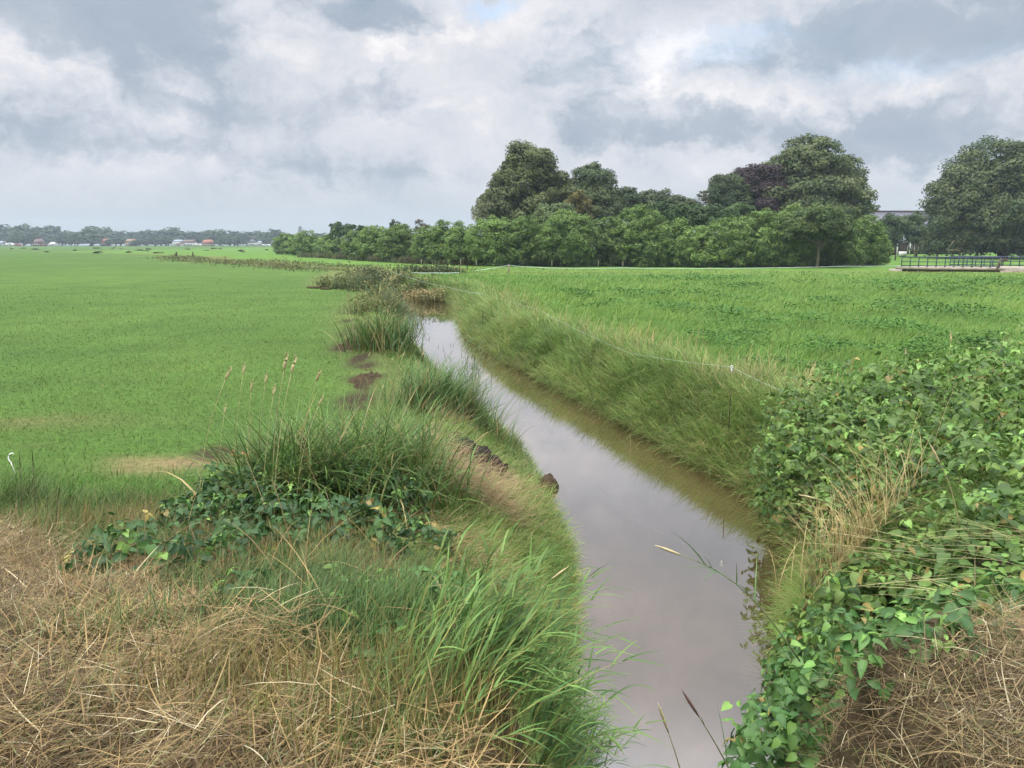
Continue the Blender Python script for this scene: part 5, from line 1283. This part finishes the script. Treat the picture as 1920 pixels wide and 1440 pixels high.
def vehicle(px0, px1, top, D, mat, label, name, cat):
    x0 = PD(px0, 460, D)[0]; x1 = PD(px1, 460, D)[0]; zt = PD(px0, top, D)[2]; L_ = x1 - x0
    root = empty(name, ((x0+x1)/2, D, 0), 0, label, cat); m = MB()
    pr = [(-.5,.18),(-.5,.75),(-.44,.96),(-.3,1.0),(.36,1.0),(.46,.8),(.5,.5),(.5,.18)]
    v = [(a_*L_, -1.05, b_*zt) for a_, b_ in pr] + [(a_*L_, 1.05, b_*zt) for a_, b_ in pr]; n = len(pr)
    q = [(i, i+n, (i+1) % n + n, (i+1) % n) for i in range(n)]; q += [(0,1,2,3),(0,3,4,5),(0,5,6,7)]; q += [tuple(k+n for k in f[::-1]) for f in q[n:n+3]]
    m.add(v, q); m.build('body', mat, root)
    m = MB(); m.box((0, -1.07, zt*.72), (L_*.5, .05, zt*.25)); m.build('window', M_glass, root)
    for t in (-.28, .28):
        m = MB(); m.tube([(t*L_, -1.15, .38), (t*L_, -.85, .38)], .38, 10); m.build('wheel', M_soil, root)
vehicle(12, 26, 455.5, 680, M_white, 'white caravan parked beside the white gabled shed', 'caravan', 'caravan')
vehicle(29, 40, 457.5, 680, MR['red'], 'red vehicle parked right of the white caravan', 'van', 'van')
vehicle(368, 376, 457, 682, M_white, 'white van between the brown and the orange roofed houses', 'van', 'van')
vehicle(492, 507, 458, 684, M_white, 'long white trailer before the low pale roofed barn', 'trailer', 'trailer')
vehicle(415, 421, 458.8, 684, M_white, 'small white car right of the orange roofed house', 'car', 'car')
# church tower
D = 900; x, _, zt = PD(562.5, 424, D); ct = empty('church_tower', (x, D, 0), 0, 'grey church tower rising over the far end of the hedge', 'church tower')
mt = plain('tower_stone', (.16,.16,.17), .9, .12, .3); zs = PD(562, 428, D)[2]
m = MB(); m.box((0,0,zs/2), (3.9,3.9,zs)); m.build('shaft', mt, ct)
m = MB(); m.box((0,0,zs+.6), (2.6,2.6,1.2)); m.add([(-1.4,-1.4,zs+1.2),(1.4,-1.4,zs+1.2),(1.4,1.4,zs+1.2),(-1.4,1.4,zs+1.2),(0,0,zt+.6)], [(0,3,2,1)], [(0,1,4),(1,2,4),(2,3,4),(3,0,4)]); m.build('lantern', mt, ct)
m = MB(); m.box((0,-2.0,zs-2.2), (1.2,.1,2.2)); m.build('louvre', M_darkwood, ct)

# ------------------------------------------------------------------ haze
HAZE = True
if HAZE:
    m = MB(); m.box((0, 0, 14.0), (2020, 2020, 34.0))
    hm = bpy.data.materials.new('haze_air'); hm.use_nodes = True; nt = hm.node_tree; nt.nodes.remove(nt.nodes['Principled BSDF'])
    pv = nt.nodes.new('ShaderNodeVolumePrincipled'); pv.inputs['Color'].default_value = (.74,.88,1,1); pv.inputs['Density'].default_value = .0003; pv.inputs['Anisotropy'].default_value = .0
    nt.links.new(pv.outputs[0], nt.nodes['Material Output'].inputs['Volume'])
    hz = m.build('haze', hm); tag(hz, 'thin pale haze over the fields and the far village', 'haze', kind='stuff')

# ------------------------------------------------------------------ sky and sun
SUN_EL, SUN_AZ = R(48), R(-115)      # azimuth from +y towards +x
w = bpy.data.worlds.new('World'); SC.world = w; w.use_nodes = True
nt = w.node_tree; N = nt.nodes; L = nt.links; bg = N['Background']
def math_(op, a_, b_=None, c_=None, clamp=False):
    n = N.new('ShaderNodeMath'); n.operation = op; n.use_clamp = clamp
    for i, v in enumerate((a_, b_, c_)):
        if v is None: continue
        if isinstance(v, (int, float)): n.inputs[i].default_value = v
        else: L.new(v, n.inputs[i])
    return n.outputs[0]
def vmath(op, a_, b_=None):
    n = N.new('ShaderNodeVectorMath'); n.operation = op
    for i, v in enumerate((a_, b_)):
        if v is None: continue
        if isinstance(v, tuple): n.inputs[i].default_value = v
        else: L.new(v, n.inputs[i])
    return n.outputs['Value'] if op == 'DOT_PRODUCT' else n.outputs['Vector']
def noise(vec, scale, detail=4, rough=.55, dist=0.0, out='Fac'):
    n = N.new('ShaderNodeTexNoise'); n.inputs['Scale'].default_value = scale; n.inputs['Detail'].default_value = detail
    n.inputs['Roughness'].default_value = rough; n.inputs['Distortion'].default_value = dist; L.new(vec, n.inputs['Vector']); return n.outputs[out]
tc = N.new('ShaderNodeTexCoord'); sep = N.new('ShaderNodeSeparateXYZ'); L.new(tc.outputs['Generated'], sep.inputs[0])
X_, Y_, Z_ = sep.outputs
el = math_('ARCSINE', Z_); az = math_('ARCTAN2', X_, Y_)
zc = math_('MAXIMUM', math_('ADD', Z_, .10), .03)
cx = N.new('ShaderNodeCombineXYZ'); L.new(math_('DIVIDE', X_, zc), cx.inputs[0]); L.new(math_('DIVIDE', Y_, zc), cx.inputs[1]); cx.inputs[2].default_value = 1.7
pl = cx.outputs[0]                                   # point on a flat cloud layer
ca = N.new('ShaderNodeCombineXYZ'); L.new(az, ca.inputs[0]); L.new(el, ca.inputs[1]); ae = ca.outputs[0]
aes = vmath('MULTIPLY', ae, (1.0, 1.35, 1.0))
warp1 = vmath('SUBTRACT', noise(aes, 5.0, 5, .6, 0, 'Color'), (.5,.5,.5))
warp2 = vmath('SUBTRACT', noise(aes, 16.0, 5, .65, 0, 'Color'), (.5,.5,.5))
aew = vmath('ADD', vmath('ADD', ae, vmath('MULTIPLY', warp1, (.16,.08,0))), vmath('MULTIPLY', warp2, (.13,.075,0)))
def blobs(lst):
    acc = None
    for (px, py, sx, sy, amp) in lst:
        a0, e0 = AZEL(px, py)
        v = vmath('MULTIPLY', vmath('SUBTRACT', aew, (a0, e0, 0)), (F/sx, F/sy, 0))
        g = math_('MULTIPLY', math_('POWER', 2.718, math_('MULTIPLY', vmath('DOT_PRODUCT', v, v), -1.0)), amp)
        acc = g if acc is None else math_('ADD', acc, g)
    return acc
DARK = [(240,40,190,75,.95),(90,10,120,40,.5),(700,180,95,38,.7),(470,215,170,40,.45),(70,240,150,45,.5),(330,278,130,30,.5),(690,25,130,34,.75),(1105,95,75,65,.6),(1560,45,130,55,.65),(1790,70,150,75,.8),
        (1310,125,110,24,.5),(1330,245,150,36,.65),(1740,245,150,45,.75),(1150,240,130,45,.55),(760,325,200,32,.35),(1560,275,120,40,.55),(1130,190,60,16,.4),(300,180,100,30,.35),(560,300,120,30,.3),(1000,150,60,20,.3)]
LIGHT = [(50,115,90,60,.55),(715,88,60,18,.7),(940,55,100,32,.55),(1245,80,60,30,.6),(1200,148,28,20,.6),(350,165,60,14,.6),(500,48,90,24,.5),(870,205,60,18,.4),(1420,190,200,26,.45),(1500,18,90,18,.55),(850,60,60,20,.4),(1710,190,80,16,.4),(1880,200,60,30,.35),(520,110,60,22,.3),(1000,20,60,20,.3)]
BLUE = [(925,8,55,14,.9),(1390,60,120,18,.35),(1330,100,60,14,.3),(1300,90,260,60,.1),(1700,130,120,20,.3)]
n1 = noise(aes, 6.0, 9, .55, .0); n3 = noise(vmath('ADD', aes, vmath('MULTIPLY', warp1, (.25,.25,0))), 19.0, 8, .6, .0); n2 = noise(pl, .55, 7, .56, .0)
hi = N.new('ShaderNodeMapRange'); hi.interpolation_type = 'SMOOTHSTEP'; L.new(el, hi.inputs['Value']); hi.inputs['From Min'].default_value = .2; hi.inputs['From Max'].default_value = .4; hi.inputs['To Min'].default_value = .1; hi.inputs['To Max'].default_value = 2.0
dens = math_('ADD', math_('ADD', .475, math_('MULTIPLY', math_('SUBTRACT', n1, .5), .55)), math_('MULTIPLY', math_('SUBTRACT', n2, .5), hi.outputs[0]))
dens = math_('ADD', dens, math_('MULTIPLY', math_('SUBTRACT', n3, .5), .32))
# dark clouds keep a firm edge: their mask is steepened after the noise has torn it
dk = N.new('ShaderNodeMapRange'); dk.interpolation_type = 'SMOOTHSTEP'
L.new(math_('ADD', blobs(DARK), math_('ADD', math_('MULTIPLY', math_('SUBTRACT', n3, .5), .7), math_('MULTIPLY', math_('SUBTRACT', n1, .5), .7))), dk.inputs['Value'])
dk.inputs['From Min'].default_value = .12; dk.inputs['From Max'].default_value = .72; dk.inputs['To Min'].default_value = 0; dk.inputs['To Max'].default_value = .28
dens = math_('ADD', dens, dk.outputs[0]); dens = math_('SUBTRACT', dens, math_('MULTIPLY', blobs(LIGHT), .31))
# heavier, darker cloud base overhead
ov = N.new('ShaderNodeMapRange'); ov.interpolation_type = 'SMOOTHSTEP'; L.new(el, ov.inputs['Value']); ov.inputs['From Min'].default_value = .29; ov.inputs['From Max'].default_value = .48; ov.inputs['To Min'].default_value = 0; ov.inputs['To Max'].default_value = .34
dens = math_('ADD', dens, ov.outputs[0])
# softer and more even towards the horizon
lowf = N.new('ShaderNodeMapRange'); lowf.interpolation_type = 'SMOOTHSTEP'; L.new(el, lowf.inputs['Value']); lowf.inputs['From Min'].default_value = 0.0; lowf.inputs['From Max'].default_value = .075; lowf.inputs['To Min'].default_value = .25; lowf.inputs['To Max'].default_value = 1.0
dens = math_('ADD', .52, math_('MULTIPLY', math_('SUBTRACT', dens, .52), lowf.outputs[0]))
cr = N.new('ShaderNodeValToRGB'); L.new(dens, cr.inputs[0]); e = cr.color_ramp.elements
e[0].position = .06; e[0].color = (1.05,1.0,.95,1); e[1].position = 1.0; e[1].color = (.28,.36,.45,1)
for p_, c_ in ((.26,(.86,.84,.85)),(.42,(.67,.68,.725)),(.56,(.545,.585,.65)),(.74,(.40,.455,.535))):
    q = e.new(p_); q.color = (*c_, 1)
sky = N.new('ShaderNodeTexSky'); sky.sky_type = 'NISHITA'; sky.sun_disc = False; sky.sun_elevation = SUN_EL; sky.sun_rotation = SUN_AZ
BS = .1
gain = N.new('ShaderNodeMapRange'); gain.interpolation_type = 'SMOOTHSTEP'; L.new(el, gain.inputs['Value']); gain.inputs['From Min'].default_value = .52; gain.inputs['From Max'].default_value = 1.15; gain.inputs['To Min'].default_value = .95/BS; gain.inputs['To Max'].default_value = 9.5/BS
wm = N.new('ShaderNodeMixRGB'); wm.blend_type = 'MULTIPLY'; L.new(math_('MULTIPLY', ov.outputs[0], 2.6, clamp=True), wm.inputs[0]); L.new(cr.outputs[0], wm.inputs[1]); wm.inputs[2].default_value = (1.16, 1.0, .88, 1)
cl = N.new('ShaderNodeVectorMath'); cl.operation = 'SCALE'; L.new(wm.outputs[0], cl.inputs[0]); L.new(gain.outputs[0], cl.inputs['Scale'])
hz_ = N.new('ShaderNodeMixRGB'); hm2 = N.new('ShaderNodeMapRange'); hm2.interpolation_type = 'SMOOTHSTEP'; L.new(el, hm2.inputs['Value']); hm2.inputs['From Min'].default_value = .0; hm2.inputs['From Max'].default_value = .11; hm2.inputs['To Min'].default_value = .6; hm2.inputs['To Max'].default_value = 0
L.new(hm2.outputs[0], hz_.inputs[0]); L.new(cl.outputs[0], hz_.inputs[1]); hz_.inputs[2].default_value = (.42/BS,.50/BS,.555/BS,1)
bl = math_('MULTIPLY', blobs(BLUE), .75, clamp=True)
mxb = N.new('ShaderNodeMixRGB'); L.new(bl, mxb.inputs[0]); L.new(hz_.outputs[0], mxb.inputs[1])
skg = N.new('ShaderNodeVectorMath'); skg.operation = 'SCALE'; L.new(sky.outputs[0], skg.inputs[0]); skg.inputs['Scale'].default_value = 1.0
ska = vmath('ADD', skg.outputs[0], (3.2, 4.0, 4.9)); L.new(ska, mxb.inputs[2])
L.new(mxb.outputs[0], bg.inputs['Color']); bg.inputs['Strength'].default_value = BS
sd = bpy.data.lights.new('sun', 'SUN'); sd.energy = 1.5; sd.angle = R(10); sd.color = (1, .95, .88)
so = bpy.data.objects.new('sun', sd); COL.objects.link(so)
so.rotation_euler = (math.pi/2 - SUN_EL, 0, -SUN_AZ + math.pi)
SC.view_settings.exposure = 0.28
